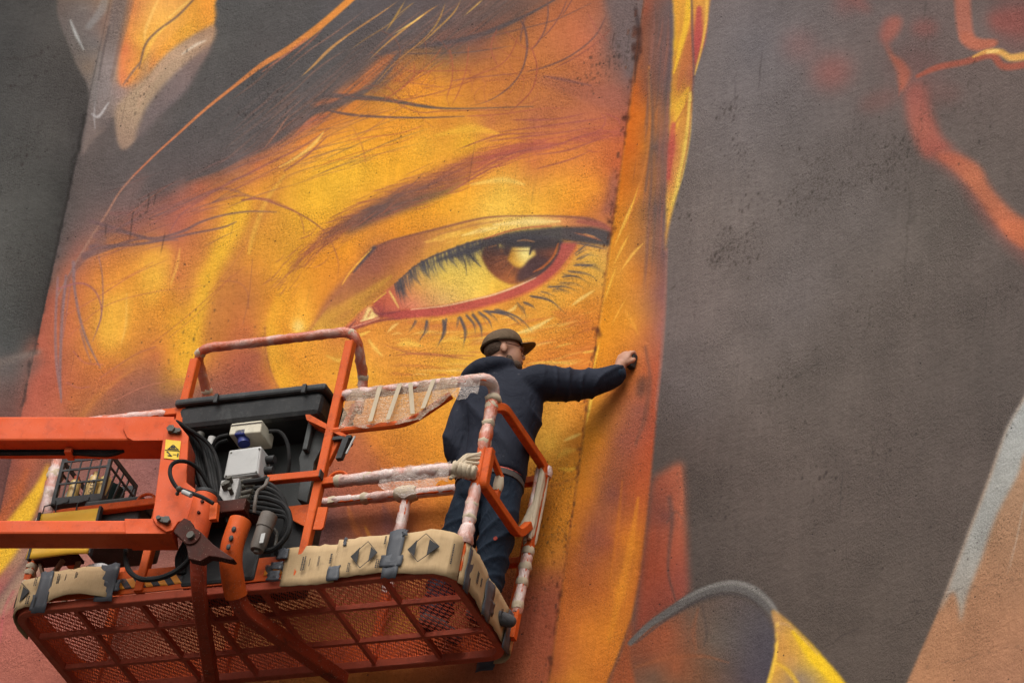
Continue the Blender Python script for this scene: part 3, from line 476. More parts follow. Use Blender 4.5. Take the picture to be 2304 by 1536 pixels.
    for pts, w, c in [([(1434, 432), (1408, 492), (1378, 566)], [2, 5, 3], (250, 196, 84)), ([(1442, 400), (1420, 470), (1396, 530)], [2, 4, 2], (246, 180, 66)), ([(1455, 541), (1425, 570), (1392, 616)], [2, 6, 3], (246, 190, 84)), ([(1420, 520), (1398, 560), (1376, 606)], [2, 5, 2], (248, 190, 76)),
                      ([(1390, 590), (1372, 640), (1356, 690)], [2, 5, 2], (248, 190, 70)), ([(1416, 660), (1392, 700), (1372, 740)], [1.5, 3, 1.5], (246, 180, 70)), ([(1352, 760), (1342, 800), (1332, 850)], [2, 4, 2], (250, 196, 70)), ([(1340, 860), (1328, 910), (1318, 960)], [2, 7, 3], (252, 206, 80)), ([(1366, 640), (1352, 720), (1344, 760)], [2, 4, 2], (230, 150, 50)),
                      ([(1440, 760), (1420, 720), (1400, 690)], [2, 8, 4], (236, 160, 60))]:
        stroke(pts, w, c, .8, .6, taper=(.3, .3))
    poly([(1380, 1000), (1440, 890), (1452, 930), (1430, 1010), (1390, 1100), (1350, 1230), (1300, 1290), (1310, 1230), (1350, 1100)], (140, 82, 68), .5, 14)
    stroke([(1452, 780), (1462, 850), (1452, 930), (1430, 1000)], [12, 18, 24, 12], (120, 80, 66), .55, 1); blob(1444, 870, 12, 26, (92, 66, 58), .7, 10)
    stroke([(1500, 560), (1496, 680), (1488, 800), (1476, 920)], [5, 7, 8, 6], (170, 112, 98), .6, .9)
    stroke([(1436, 1120), (1418, 1230), (1396, 1330), (1370, 1440)], [6, 14, 18, 10], (226, 140, 40), .6, .9); stroke([(1400, 1080), (1388, 1200), (1372, 1310)], [4, 8, 4], (206, 116, 40), .5, .9)
    poly([(1421, 1392), (1396, 1466), (1366, 1545), (1350, 1650), (1440, 1650), (1432, 1536), (1424, 1450)], (160, 82, 46), .95, 3)
    # flame of bright hair
    fl = [(1520, -40), (1517, 60), (1514, 130), (1511, 180), (1508, 230), (1505, 300), (1502, 370), (1499, 440), (1498, 500), (1497, 564), (1503, 520), (1512, 480), (1528, 418), (1545, 335), (1556, 250), (1561, 172), (1574, 130), (1586, 94), (1594, 30), (1594, -40)]
    poly(fl, [(1535, 0, (226, 160, 60)), (1522, 100, (236, 178, 50)), (1542, 110, (196, 120, 62)), (1530, 200, (206, 136, 60)), (1550, 170, (180, 106, 72)), (1572, 20, (222, 156, 70)), (1570, 90, (186, 86, 76)), (1525, 240, (232, 176, 58)), (1545, 250, (196, 126, 60)), (1512, 330, (190, 96, 74)), (1538, 330, (226, 176, 72)), (1506, 400, (196, 100, 70)), (1525, 400, (240, 196, 84)), (1508, 460, (240, 186, 80)), (1500, 540, (220, 150, 70))], 1, 1.5)
    for pts, w, c, a in [([(1552, -20), (1545, 50), (1530, 110), (1516, 165)], [14, 14, 10, 4], (246, 192, 56), .9), ([(1552, 80), (1540, 140), (1526, 200)], [8, 16, 8], (192, 112, 64), .7), ([(1573, 20), (1570, 80), (1563, 140)], [12, 18, 6], (186, 80, 76), .85), ([(1591, -20), (1588, 50), (1578, 110), (1563, 168)], [7, 7, 5, 3], (244, 190, 84), .9),
        ([(1556, -20), (1558, 80), (1561, 165), (1555, 240)], [5, 6, 5, 2], (112, 84, 84), .75), ([(1548, 200), (1530, 240), (1516, 300)], [8, 18, 8], (240, 184, 62), .8), ([(1552, 220), (1530, 262), (1512, 290)], [3, 5, 2], (196, 120, 62), .7), ([(1553, 210), (1548, 300), (1532, 390), (1512, 462)], [7, 12, 12, 5], (248, 208, 96), .85),
        ([(1516, 280), (1510, 340), (1504, 400)], [10, 16, 8], (190, 84, 74), .75), ([(1556, 230), (1548, 320), (1530, 410)], [3, 4, 2], (180, 110, 72), .7)]:
        stroke(pts, w, c, a, .7)
    # ---- grey wall: reflections bottom, red shapes top right
    poly([(1468, 1085), (1500, 1056), (1531, 1040), (1537, 1062), (1541, 1150), (1546, 1250), (1546, 1345), (1500, 1372), (1440, 1422), (1424, 1445), (1440, 1290), (1456, 1180)],
         [(1530, 1060, (186, 100, 70)), (1490, 1100, (152, 78, 56)), (1526, 1150, (180, 96, 66)), (1525, 1200, (175, 90, 62)), (1500, 1160, (120, 68, 58)), (1460, 1200, (156, 72, 45)), (1480, 1280, (152, 68, 42)), (1450, 1350, (140, 65, 45)), (1530, 1300, (150, 75, 60)), (1475, 1240, (150, 70, 46))], .95, 7)
    stroke([(1506, 1120), (1512, 1170), (1506, 1230), (1504, 1290), (1520, 1350)], [22, 18, 16, 12, 10], (92, 68, 62), .6, 1); stroke([(1530, 1050), (1534, 1120), (1530, 1180)], [4, 10, 4], (196, 108, 76), .5, .9)
    stroke([(1500, 1175), (1520, 1150), (1534, 1165)], 8, (96, 72, 66), .5, 1)
    poly([(1420, 1446), (1500, 1392), (1600, 1348), (1665, 1346), (1712, 1370), (1738, 1412), (1742, 1450), (1728, 1550), (1700, 1650), (1436, 1650), (1430, 1536)],
         [(1450, 1470, (140, 76, 50)), (1500, 1420, (162, 86, 54)), (1560, 1380, (116, 90, 74)), (1640, 1400, (98, 86, 80)), (1700, 1440, (84, 76, 80)), (1600, 1500, (112, 84, 66)), (1520, 1500, (152, 84, 52)), (1680, 1520, (80, 70, 75)), (1470, 1520, (112, 82, 64)), (1560, 1530, (130, 84, 58)), (1600, 1440, (110, 94, 82)), (1560, 1640, (120, 82, 62))], .97, 3)
    stroke([(1430, 1500), (1500, 1480), (1580, 1475), (1640, 1490)], [10, 22, 14, 4], (160, 92, 56), .5, 1); stroke([(1570, 1370), (1560, 1420), (1566, 1460)], [10, 20, 10], (160, 92, 58), .4, 1); stroke([(1580, 1360), (1590, 1420), (1584, 1450)], [8, 14, 6], (72, 62, 60), .4, 1)
    stroke([(1418, 1446), (1460, 1406), (1510, 1372), (1560, 1340), (1610, 1322), (1655, 1318), (1695, 1332), (1730, 1362), (1752, 1398)], [12, 14, 18, 20, 22, 26, 28, 26, 14], (104, 99, 95), .97, .3)
    stroke([(1530, 1350), (1600, 1318), (1655, 1310), (1700, 1326), (1735, 1358), (1752, 1384)], [3, 8, 10, 12, 10, 6], (140, 134, 128), .8, .8)
    stroke([(1430, 1446), (1500, 1392), (1570, 1350), (1630, 1334), (1690, 1346), (1720, 1376)], [4, 6, 6, 6, 5, 4], (76, 70, 70), .6, .8)
    poly([(1736, 1372), (1762, 1386), (1802, 1422), (1852, 1476), (1906, 1540), (1970, 1640), (1700, 1640), (1728, 1536), (1742, 1470), (1744, 1420)],
         [(1745, 1400, (190, 142, 88)), (1790, 1430, (226, 172, 62)), (1830, 1480, (246, 196, 42)), (1870, 1520, (240, 190, 44)), (1760, 1450, (214, 152, 72)), (1740, 1500, (236, 172, 62)), (1800, 1524, (150, 126, 102)), (1780, 1480, (204, 150, 82)), (1830, 1530, (170, 140, 90)), (1800, 1630, (200, 150, 70))], .98, 2.5)
    stroke([(1786, 1420), (1830, 1478), (1890, 1542)], [10, 22, 18], (250, 202, 36), .85, .8); stroke([(1750, 1440), (1742, 1490), (1728, 1540)], [3, 9, 10], (248, 200, 70), .8, .9); stroke([(1748, 1490), (1775, 1510), (1800, 1545)], [5, 10, 8], (240, 190, 50), .7, .9); stroke([(1748, 1400), (1780, 1410), (1840, 1470)], [4, 5, 3], (200, 160, 120), .6, .9)
    for y in (1405, 1428, 1450): blob(1749-.05*(y-1400), y, 3, 7, (250, 206, 84), .8, 12)
    poly([(2420, 700), (2304, 892), (2262, 968), (2220, 1085), (2168, 1225), (2112, 1372), (2040, 1536), (1990, 1650), (2500, 1650), (2500, 700)], [(2290, 1100, (172, 134, 104)), (2250, 1250, (174, 130, 98)), (2150, 1400, (178, 128, 94)), (2280, 1400, (176, 126, 94)), (2080, 1520, (180, 128, 92)), (2250, 1530, (172, 122, 92)), (2450, 900, (170, 130, 100))], 1, 2.5, False)
    poly([(2420, 700), (2304, 895), (2264, 966), (2222, 1086), (2165, 1234), (2114, 1372), (2142, 1330), (2156, 1360), (2162, 1398), (2176, 1340), (2206, 1262), (2242, 1160), (2290, 1068), (2312, 1010), (2420, 850)], [(2290, 950, (170, 172, 168)), (2250, 1080, (164, 164, 158)), (2200, 1200, (160, 160, 154)), (2140, 1330, (164, 158, 148)), (2168, 1370, (172, 160, 144)), (2400, 780, (170, 172, 168))], .95, 3)
    stroke([(2304, 1130), (2290, 1200), (2272, 1280)], [6, 8, 2], (196, 176, 156), .6, 1); stroke([(2280, 1230), (2266, 1290)], [5, 2], (190, 170, 150), .4, 1)
    stroke([(2060, 205), (2072, 268), (2098, 328), (2140, 362), (2182, 402), (2232, 476), (2300, 545), (2380, 600)], [96, 104, 98, 92, 92, 100, 112, 120], (150, 90, 80), .7, 1)
    poly([(2042, 200), (2078, 196), (2092, 250), (2120, 312), (2142, 330), (2110, 345), (2080, 352), (2055, 300), (2042, 250)], [(2060, 220, (164, 96, 84)), (2075, 290, (176, 102, 84)), (2110, 335, (168, 92, 78))], .9, 7)
    poly([(2104, 350), (2140, 342), (2190, 364), (2212, 386), (2226, 420), (2280, 478), (2330, 510), (2330, 565), (2280, 545), (2238, 500), (2196, 440), (2150, 388)], [(2130, 355, (182, 100, 76)), (2180, 400, (196, 116, 82)), (2220, 450, (190, 112, 80)), (2280, 520, (200, 112, 78))], .92, 5)
    stroke([(2262, 505), (2290, 520), (2330, 545)], [20, 40, 44], (206, 116, 78), .6, .9)
    poly([(1984, 70), (1996, 44), (2018, 36), (2030, 48), (2022, 74), (2000, 96), (1984, 90)], (166, 98, 84), .85, 5)
    poly([(1990, 92), (2008, 122), (2030, 136), (2048, 160), (2046, 178), (2030, 206), (2022, 190), (2018, 160), (2002, 128)], (186, 104, 78), .92, 3); stroke([(2026, 196), (2022, 216)], [5, 2], (170, 92, 74), .6, .9)
    stroke([(1995, 50), (1985, 80), (2000, 110)], [40, 50, 30], (140, 84, 78), .3, 1)
    blob(1872, 162, 46, 38, (156, 96, 88), .7, -20); blob(1800, 104, 40, 34, (140, 96, 92), .45); blob(1905, 5, 26, 30, (150, 88, 82), .45, 50); blob(1935, 8, 30, 14, (156, 88, 80), .45, 40); blob(2080, 64, 30, 20, (156, 86, 78), .5); blob(1980, 225, 50, 22, (140, 90, 82), .4, -20); blob(2105, 210, 60, 26, (134, 84, 76), .3); blob(2060, 150, 60, 40, (120, 76, 72), .4)
    stroke([(2164, -30), (2168, 40), (2176, 84), (2196, 100), (2232, 98)], [36, 36, 34, 28, 18], (176, 106, 86), .9, .5); stroke([(2172, 84), (2200, 100), (2240, 96)], [26, 26, 14], (190, 108, 80), .6, .8)
    poly([(2230, 30), (2330, 20), (2330, 80), (2260, 74), (2230, 60)], (160, 86, 76), .7, 10); poly([(2240, 0), (2330, -10), (2330, 110), (2250, 100)], (140, 82, 76), .4, 16)
    stroke([(2064, 172), (2110, 152), (2170, 140), (2230, 124), (2260, 150), (2330, 142)], [8, 14, 14, 18, 16, 16], (170, 88, 68), .85, .7); stroke([(2190, 128), (2222, 116), (2252, 118), (2276, 130), (2330, 122)], [5, 10, 14, 16, 18], (236, 176, 90), .9, .6); stroke([(2222, 118), (2245, 114)], 6, (250, 214, 130), .8, .8)
    # ---- left wall band, lower left corner of the mural
    poly([(-200, 852), (-20, 812), (82, 786), (80, 800), (-20, 832), (-200, 872)], (142, 126, 116), .75, 4)
    poly([(-200, 870), (80, 800), (64, 860), (40, 930), (0, 1000), (-200, 1100)], [(20, 830, (106, 96, 92)), (30, 880, (112, 86, 80)), (0, 950, (118, 78, 70)), (-150, 950, (118, 80, 72))], .6, 12)
    poly([(110, 1042), (100, 1100), (72, 1168), (40, 1236), (0, 1290), (-60, 1350), (-60, 1290), (0, 1198), (26, 1160), (80, 1092)], (240, 186, 48), .95, 3)
    stroke([(60, 1060), (40, 1110), (0, 1170)], [24, 30, 30], (186, 96, 52), .6, 1); stroke([(112, 1200), (60, 1270), (10, 1340), (-30, 1400)], [26, 24, 22, 20], (112, 90, 84), .6, .8); stroke([(100, 1250), (50, 1310), (0, 1370)], [30, 34, 30], (176, 146, 118), .6, .8)
    stroke([(30, 1330), (10, 1370), (0, 1440)], [14, 10, 10], (186, 90, 96), .5, 1); stroke([(140, 1080), (100, 1180), (60, 1260)], [14, 20, 14], (120, 96, 90), .4, 1)
    # ---- painted foliage tip, upper left, across the corner
    leaf = [(126, -60), (128, 0), (131, 42), (151, 94), (172, 146), (199, 203), (193, 280), (184, 350), (208, 318), (240, 289), (258, 262), (264, 305), (273, 334), (292, 328), (333, 281), (375, 245), (417, 203), (443, 156), (469, 115), (482, 62), (479, 26), (468, -60)]
    poly(leaf, [(140, 20, (106, 92, 85)), (170, 80, (116, 106, 100)), (200, 150, (136, 116, 100)), (220, 100, (122, 112, 108)), (235, 200, (132, 122, 118)), (215, 290, (120, 105, 98)), (255, 150, (150, 130, 116)), (255, 40, (150, 112, 92)), (280, 110, (220, 132, 76)), (300, 50, (230, 162, 82)), (320, 100, (238, 172, 72)), (290, 170, (235, 152, 76)), (275, 195, (166, 134, 122)), (360, 40, (226, 162, 82)), (350, 110, (236, 164, 72)), (400, 60, (238, 172, 62)),
               (450, 40, (240, 160, 60)), (330, 150, (206, 154, 100)), (280, 260, (170, 140, 116)), (280, 310, (160, 130, 110)), (320, 210, (165, 136, 116)), (380, 130, (186, 152, 124)), (440, 80, (178, 142, 116)), (420, 130, (140, 116, 106)), (370, 180, (126, 110, 101)), (330, 240, (114, 101, 96)), (300, 290, (126, 108, 100)), (250, 280, (104, 92, 90)), (190, 20, (120, 108, 102))], .97, 2)
    poly([(340, 150), (380, 118), (440, 72), (478, 50), (470, 0), (430, 20), (380, 50), (345, 90)], [(370, 110, (236, 162, 70)), (440, 50, (240, 164, 58)), (400, 50, (234, 164, 74)), (350, 140, (222, 150, 84))], .8, 4)
    poly([(262, -40), (300, -40), (276, 60), (258, 150), (236, 240), (206, 318), (202, 260), (214, 190), (236, 90)], [(270, 10, (120, 104, 98)), (250, 100, (128, 116, 112)), (225, 200, (136, 124, 120)), (212, 290, (122, 106, 100)), (262, 140, (140, 126, 122))], .9, 4)
    poly([(310, -40), (445, -40), (404, 36), (352, 78), (326, 110), (312, 158), (288, 192), (268, 186), (270, 130), (284, 60)], [(300, 20, (224, 138, 80)), (340, 20, (238, 172, 84)), (400, 5, (236, 168, 84)), (285, 110, (222, 126, 76)), (312, 90, (240, 172, 72)), (278, 170, (222, 130, 80)), (300, 160, (238, 158, 72))], .95, 3.5)
    poly([(344, 126), (392, 76), (440, 34), (466, -30), (484, 40), (444, 74), (392, 106), (350, 142), (334, 168)], [(360, 120, (238, 160, 66)), (420, 65, (240, 172, 62)), (466, 20, (240, 156, 58)), (345, 150, (226, 146, 84))], .95, 3)
    poly([(482, 58), (440, 78), (390, 110), (340, 164), (300, 200), (264, 240), (260, 288), (273, 335), (300, 318), (322, 256), (358, 202), (420, 142), (478, 96)], [(460, 72, (176, 140, 112)), (400, 115, (188, 156, 126)), (340, 180, (176, 148, 120)), (285, 260, (172, 144, 118)), (275, 320, (158, 130, 110)), (310, 240, (180, 152, 122))], .92, 3.5)
    poly([(478, 100), (424, 144), (364, 206), (330, 256), (308, 312), (372, 246), (418, 202), (446, 156)], [(450, 130, (134, 112, 104)), (400, 180, (126, 108, 104)), (340, 260, (116, 102, 100))], .9, 5)
    for pts, w, c, a in [([(470, 88), (430, 104), (375, 138), (330, 196), (310, 240)], [12, 16, 16, 14, 8], (196, 160, 130), .7), ([(462, 92), (440, 102), (410, 122)], [3, 7, 4], (226, 205, 180), .8), ([(158, 46), (172, 80), (188, 112)], [3, 7, 3], (196, 198, 194), .75), ([(206, 256), (222, 262), (244, 232)], [3, 7, 3], (196, 192, 190), .7), ([(214, 290), (212, 262), (214, 230)], [2, 5, 2], (178, 172, 170), .6),
        ([(313, 155), (326, 104), (350, 74), (400, 36), (440, -5)], [3, 5, 5, 5, 4], (120, 94, 84), .8), ([(278, 190), (300, 160), (316, 140)], [3, 6, 3], (130, 106, 100), .7), ([(300, -20), (280, 60), (262, 130), (250, 180)], [12, 14, 10, 6], (122, 100, 92), .5), ([(360, -10), (330, 60), (325, 90)], [4, 8, 4], (250, 200, 110), .6), ([(440, -10), (410, 15), (380, 40)], [3, 5, 3], (250, 205, 110), .6),
        ([(200, 60), (230, 20), (240, -20)], [14, 20, 14], (150, 150, 148), .5), ([(225, 120), (215, 180), (212, 240)], [10, 16, 8], (128, 120, 116), .6), ([(372, 60), (345, 90), (320, 140)], [4, 8, 4], (250, 200, 90), .5), ([(246, 60), (232, 120), (222, 180)], [5, 6, 4], (90, 80, 78), .5)]:
        stroke(pts, w, c, a, .8)
    # ---- brushed unevenness of the paint
    n1 = vnoise(CH, CW, (40, 26), 1)*.5+vnoise(CH, CW, (14, 8), 2)*.3+vnoise(CH, CW, (5, 2.2), 3)*.2
    cv *= (1+(n1-.5)*.16)[..., None]
    # ---- rust and grime along the two corners
    for i in range(230):
        y = rng.random()*1700-80; x = seam(y)-abs(rng.normal(0, 9))*(1.8 if y < 260 or y > 1250 else 1)+2; s = abs(rng.normal(0, 1.5))+.7
        stroke([(x, y), (x-.14*s*2, y+s*(1+2*rng.random()))], s*1.3, [(74, 34, 20), (52, 36, 30), (110, 48, 22)][i % 3], .2+.45*rng.random(), .7)
    for y, s in ((85, 26), (115, 22), (186, 9), (232, 8), (266, 18), (300, 8), (470, 14), (500, 12), (523, 10), (616, 6), (747, 15), (800, 6), (918, 9), (1010, 7), (1052, 8), (1334, 11), (1376, 8), (1420, 6), (1484, 14)):
        x = seam(y)-3
        for k in range(5): blob(x+rng.normal(0, s*.3), y+rng.normal(0, s*.5), s*(.14+.22*rng.random()), s*(.2+.34*rng.random()), [(66, 34, 24), (96, 44, 24)][k % 2], .6, 8)
        stroke([(x, y), (x-2, y+s*2.5)], [s*.5, 1], (96, 44, 24), .45, 1)
    stroke([(seam(y)-1, y) for y in range(-150, 1700, 90)], 2.2, (120, 62, 30), .45, .8)
    stroke([(1430, 20), (1440, 90), (1432, 140), (1428, 186)], [16, 22, 16, 6], (50, 36, 36), .5, 1)
    for i in range(240):
        y = 250+abs(rng.normal(0, 1))*330; x = corner(y)-abs(rng.normal(0, 7))+2; s = abs(rng.normal(0, 2))+1
        stroke([(x, y), (x-.2*s*3, y+s*3)], s*1.4, (44, 40, 38), .12+.28*rng.random(), .7)
    stroke([(corner(y)-2, y) for y in range(-150, 1300, 90)], 2.4, (52, 46, 44), .3, .8); stroke([(corner(y)-2, y) for y in range(330, 800, 70)], [2, 4, 5, 4, 3], (44, 38, 36), .5, .8, taper=(.2, .2))
    # hairline cracks and drips in the grey render
    for pts, w, a in [([(1835, 1464), (1880, 1440), (1950, 1396)], 2, .5), ([(1995, 1376), (2060, 1352), (2130, 1334), (2330, 1296)], 1.8, .4), ([(2080, 1500), (2150, 1488), (2230, 1466), (2330, 1440)], 2, .4), ([(1500, 655), (1530, 632), (1552, 616)], 2.2, .5), ([(1596, 580), (1625, 560), (1680, 525), (1720, 505)], 2.4, .45), ([(1625, 240), (1650, 228), (1672, 205)], 2.2, .45), ([(1775, 860), (1810, 836), (1850, 812)], 3, .45), ([(1790, 460), (1840, 440)], 3, .4),
        ([(1714, 110), (1711, 150), (1706, 210)], 2.4, .55), ([(1657, 150), (1654, 200), (1655, 235)], 3, .4), ([(1962, 680), (1955, 710), (1949, 758)], 2.4, .5), ([(1565, 660), (1560, 740)], 2, .35), ([(2050, 350), (2044, 500), (2030, 690)], 3, .22), ([(2093, 0), (2070, 300), (2040, 560)], 4, .15), ([(0, 134), (50, 133), (110, 128)], 4, .5), ([(20, 195), (60, 205)], 4, .3), ([(1480, 905), (1510, 880)], 2, .3)]:
        q = resamp2(pts, 12); q[1:-1] += rng.normal(0, 2.2, q[1:-1].shape)
        stroke(q, w*.8*(.5+rng.random(len(q))), (50, 43, 39), a*.8, .7, taper=(.2, .3), n=3)
        for p in q:
            if rng.random() < .5: blob(p[0]+rng.normal(0, 5), p[1]+rng.normal(0, 5), 1.2+2*rng.random(), 1+1.6*rng.random(), (48, 42, 38), .5)
    # uneven patches and clusters of blow holes in the grey render
    for x, y, r in ((1640, 220, 60), (1690, 300, 50), (1620, 340, 40), (1800, 620, 70), (1950, 480, 60), (1760, 700, 80), (1900, 60, 60), (1560, 900, 50)): blob(x, y, r, r*1.4, (118, 111, 112), .12, 10)
    for x, y, r in ((1900, 820, 120), (2150, 1000, 110), (1680, 1180, 90), (1830, 350, 100), (2200, 760, 90), (2000, 1250, 110)): blob(x, y, r, r*.7, (92, 82, 75), .12, -20)
    cl = [(1640, 240, 26, 60), (1655, 330, 30, 40), (1700, 440, 60, 70), (1850, 390, 70, 130), (1985, 375, 55, 130), (2035, 330, 30, 70), (1800, 450, 50, 70), (1650, 560, 50, 90), (1610, 585, 16, 40), (1760, 860, 40, 40), (1970, 1010, 60, 90), (1850, 1090, 60, 60), (1640, 1150, 50, 60), (2170, 260, 80, 70), (1530, 480, 30, 30), (2260, 640, 60, 30), (1900, 700, 300, 60), (1700, 1000, 200, 40), (2050, 1200, 200, 40), (60, 330, 80, 60), (80, 560, 70, 70), (100, 150, 70, 40),
          (320, 470, 30, 30), (540, 230, 120, 70), (620, 180, 90, 60), (320, 200, 60, 40), (450, 760, 120, 90), (1245, 1200, 45, 70), (1200, 1340, 50, 60), (1260, 1080, 30, 30), (1390, 130, 40, 80), (1330, 160, 40, 50)]
    for x, y, r, n in cl:
        for i in range(n):
            px, py = x+rng.normal(0, r*.6), y+rng.normal(0, r*.6); s = .7+abs(rng.normal(0, .8))
            stroke([(px, py), (px-.3*s, py+1.5*s)], 1.6*s, (46, 38, 34), .25+.35*rng.random(), .6, n=2)
    for pts in ([(336, 440), (330, 488)], [(352, 430), (344, 470)], [(300, 470), (290, 560)], [(372, 520), (360, 580)], [(240, 500), (236, 540)], [(1383, 70), (1376, 110)], [(1372, 130), (1370, 165)]): stroke(pts, 2.6, (60, 44, 42), .55, .7, taper=(.2, .5))
    np.clip(cv, 6, 252, out=cv)
paint()
# ================================================================== materials
class NT:
    def __init__(s, name):
        s.m = bpy.data.materials.new(name); s.m.use_nodes = True; s.t = s.m.node_tree; s.t.nodes.clear()
        s.out = s.n('ShaderNodeOutputMaterial')
    def n(s, typ, **kw):
        nd = s.t.nodes.new(typ)
        for k, v in kw.items():
            if k in nd.inputs: nd.inputs[k].default_value = v
            else: setattr(nd, k, v)
        return nd
    def l(s, a, b): s.t.links.new(a, b); return s
    def noise(s, vec, scale, detail=3, rough=.55, dist=0):
        nd = s.n('ShaderNodeTexNoise', Scale=scale, Detail=detail, Roughness=rough, Distortion=dist)
        if vec is not None: s.l(vec, nd.inputs['Vector'])
        return nd.outputs['Fac']
    def ramp(s, fac, stops, interp='LINEAR'):
        nd = s.n('ShaderNodeValToRGB'); nd.color_ramp.interpolation = interp
        e = nd.color_ramp.elements
        while len(e) < len(stops): e.new(.5)
        for i, (p, c) in enumerate(stops):
            e[i].position = p; e[i].color = c if len(c) == 4 else (*c, 1)
        s.l(fac, nd.inputs['Fac']); return nd.outputs['Color']
    def mix(s, fac, a, b, mode='MIX'):
        nd = s.n('ShaderNodeMix', data_type='RGBA', blend_type=mode)
        for sock, v in ((nd.inputs[0], fac), (nd.inputs[6], a), (nd.inputs[7], b)):
            if hasattr(v, 'links') or hasattr(v, 'is_linked'): s.l(v, sock)
            else: sock.default_value = v
        return nd.outputs[2]
    def math(s, op, a, b=0.0):
        nd = s.n('ShaderNodeMath', operation=op)
        for i, v in enumerate((a, b)):
            if hasattr(v, 'is_linked'): s.l(v, nd.inputs[i])
            else: nd.inputs[i].default_value = v
        return nd.outputs[0]
    def scaled(s, vec, sc):
        nd = s.n('ShaderNodeMapping'); nd.inputs['Scale'].default_value = sc; s.l(vec, nd.inputs['Vector']); return nd.outputs['Vector']
    def bump(s, h, strength=.5, dist=.01, nrm=None):
        nd = s.n('ShaderNodeBump', Strength=strength, Distance=dist); s.l(h, nd.inputs['Height'])
        if nrm is not None: s.l(nrm, nd.inputs['Normal'])
        return nd.outputs['Normal']
    def bsdf(s, col, rough=.6, metal=0.0, nrm=None, spec=.4, **kw):
        b = s.n('ShaderNodeBsdfPrincipled', **kw)
        for k, v in (('Base Color', col), ('Roughness', rough), ('Metallic', metal), ('Specular IOR Level', spec)):
            if hasattr(v, 'is_linked'): s.l(v, b.inputs[k])
            else: b.inputs[k].default_value = v
        if nrm is not None: s.l(nrm, b.inputs['Normal'])
        s.l(b.outputs[0], s.out.inputs['Surface']); return b
    def obj(s): return s.n('ShaderNodeTexCoord').outputs['Object']
BLK = (0, 0, 0, 1); WHT = (1, 1, 1, 1)

def wall_material(name, pit, grain, base=.2, spot=.48, patch_scale=(2.3, 2.3, 2.3)):
    k = NT(name); P = k.obj()
    col = k.n('ShaderNodeAttribute', attribute_name='paint').outputs['Color']
    patch = k.noise(k.scaled(P, patch_scale), 1, 5, .65)                                   # where the render is coarse
    rough = k.ramp(patch, [(.40, BLK), (.62, WHT)])
    fine = k.noise(k.scaled(P, (105*grain, 105*grain, 62*grain)), 1, 3, .7)
    brush = k.noise(k.scaled(P, (46, 46, 1.6)), 1, 3, .6)            # vertical trowel and roller marks
    tone = k.math('ADD', k.math('MULTIPLY', k.math('SUBTRACT', fine, .5), k.math('ADD', k.math('MULTIPLY', rough, .85), base)), k.math('MULTIPLY', k.math('SUBTRACT', brush, .5), .26))
    mul = k.n('ShaderNodeCombineColor')
    for c_ in ('Red', 'Green', 'Blue'): k.l(k.math('ADD', tone, 1.0), mul.inputs[c_])
    col = k.mix(1.0, col, mul.outputs[0], 'MULTIPLY')
    # runs of dirty water
    runs = k.math('MULTIPLY', k.ramp(k.noise(k.scaled(P, (40, 40, 1.3)), 1, 3, .6), [(.63, BLK), (.76, WHT)]), k.ramp(k.noise(P, 1.3, 3), [(.46, BLK), (.64, WHT)]))
    col = k.mix(k.math('MULTIPLY', runs, .5), col, (.035, .03, .028, 1))
    # clusters of scuffs, and single blow holes
    spots = k.math('MULTIPLY', k.ramp(k.noise(k.scaled(P, (105, 105, 72)), 1, 2, .6), [(pit, BLK), (pit+.05, WHT)]), k.ramp(patch, [(.46, BLK), (.6, WHT)]))
    vo = k.n('ShaderNodeTexVoronoi', Scale=10.0); k.l(P, vo.inputs['Vector'])
    holes = k.ramp(vo.outputs['Distance'], [(.04, WHT), (.065, BLK)])
    dark = k.math('MINIMUM', k.math('ADD', k.math('MULTIPLY', spots, spot), k.math('MULTIPLY', holes, .75)), 1.0)
    col = k.mix(dark, col, (.03, .022, .02, 1))
    h = k.math('ADD', k.math('MULTIPLY', fine, k.math('ADD', k.math('MULTIPLY', rough, .9), .35)), k.math('MULTIPLY', k.noise(P, 24, 3, .6), .7))
    h = k.math('SUBTRACT', k.math('ADD', h, k.math('MULTIPLY', brush, .35)), k.math('MULTIPLY', dark, .6))
    k.bsdf(col, .85, 0, k.bump(h, .7, .014), .12)
    return k.m

# ================================================================== the building
_pm = R(-27.865)
def frame(phi, P):
    x = np.array([math.cos(phi), math.sin(phi), 0]); y = np.array([-math.sin(phi), math.cos(phi), 0])
    return x, y, Matrix(((x[0], y[0], 0, P[0]), (x[1], y[1], 0, P[1]), (0, 0, 1, 0), (0, 0, 0, 1)))
def hit(px, py, P, n):
    r = ray(px, py); return CAM + r*(((P-CAM)@n)/(r@n))
_nm = np.array([-math.sin(_pm), math.cos(_pm), 0])
WP = G(0, .85, 0) + _nm*0.10                # the eye wall runs just behind the basket
SEAM = (hit(1450, 0, WP, _nm)+hit(1241, 1484, WP, _nm))/2; SEAM[2] = 0
LCOR = (hit(250, 0, WP, _nm)+hit(16, 1076, WP, _nm))/2; LCOR[2] = 0
W_MID = float(np.hypot(*(SEAM-LCOR)[:2]))
ALB = 0.80                                  # paint reflectance for a full 1.0 in the picture
LIN = lambda c: np.where(c <= .04045, c/12.92, ((c+.055)/1.055)**2.4)
ROOF = 27.0
def axis(a, b, lo, hi, st, cs):
    """grid lines from lo to hi: fine between a and b, coarse elsewhere"""
    p = [np.linspace(a, b, int((b-a)/st)+1)]
    if a-lo > 1e-6: p.insert(0, np.linspace(lo, a, max(2, int((a-lo)/cs)+2))[:-1])
    if hi-b > 1e-6: p.append(np.linspace(b, hi, max(2, int((hi-b)/cs)+2))[1:])
    return np.concatenate(p)
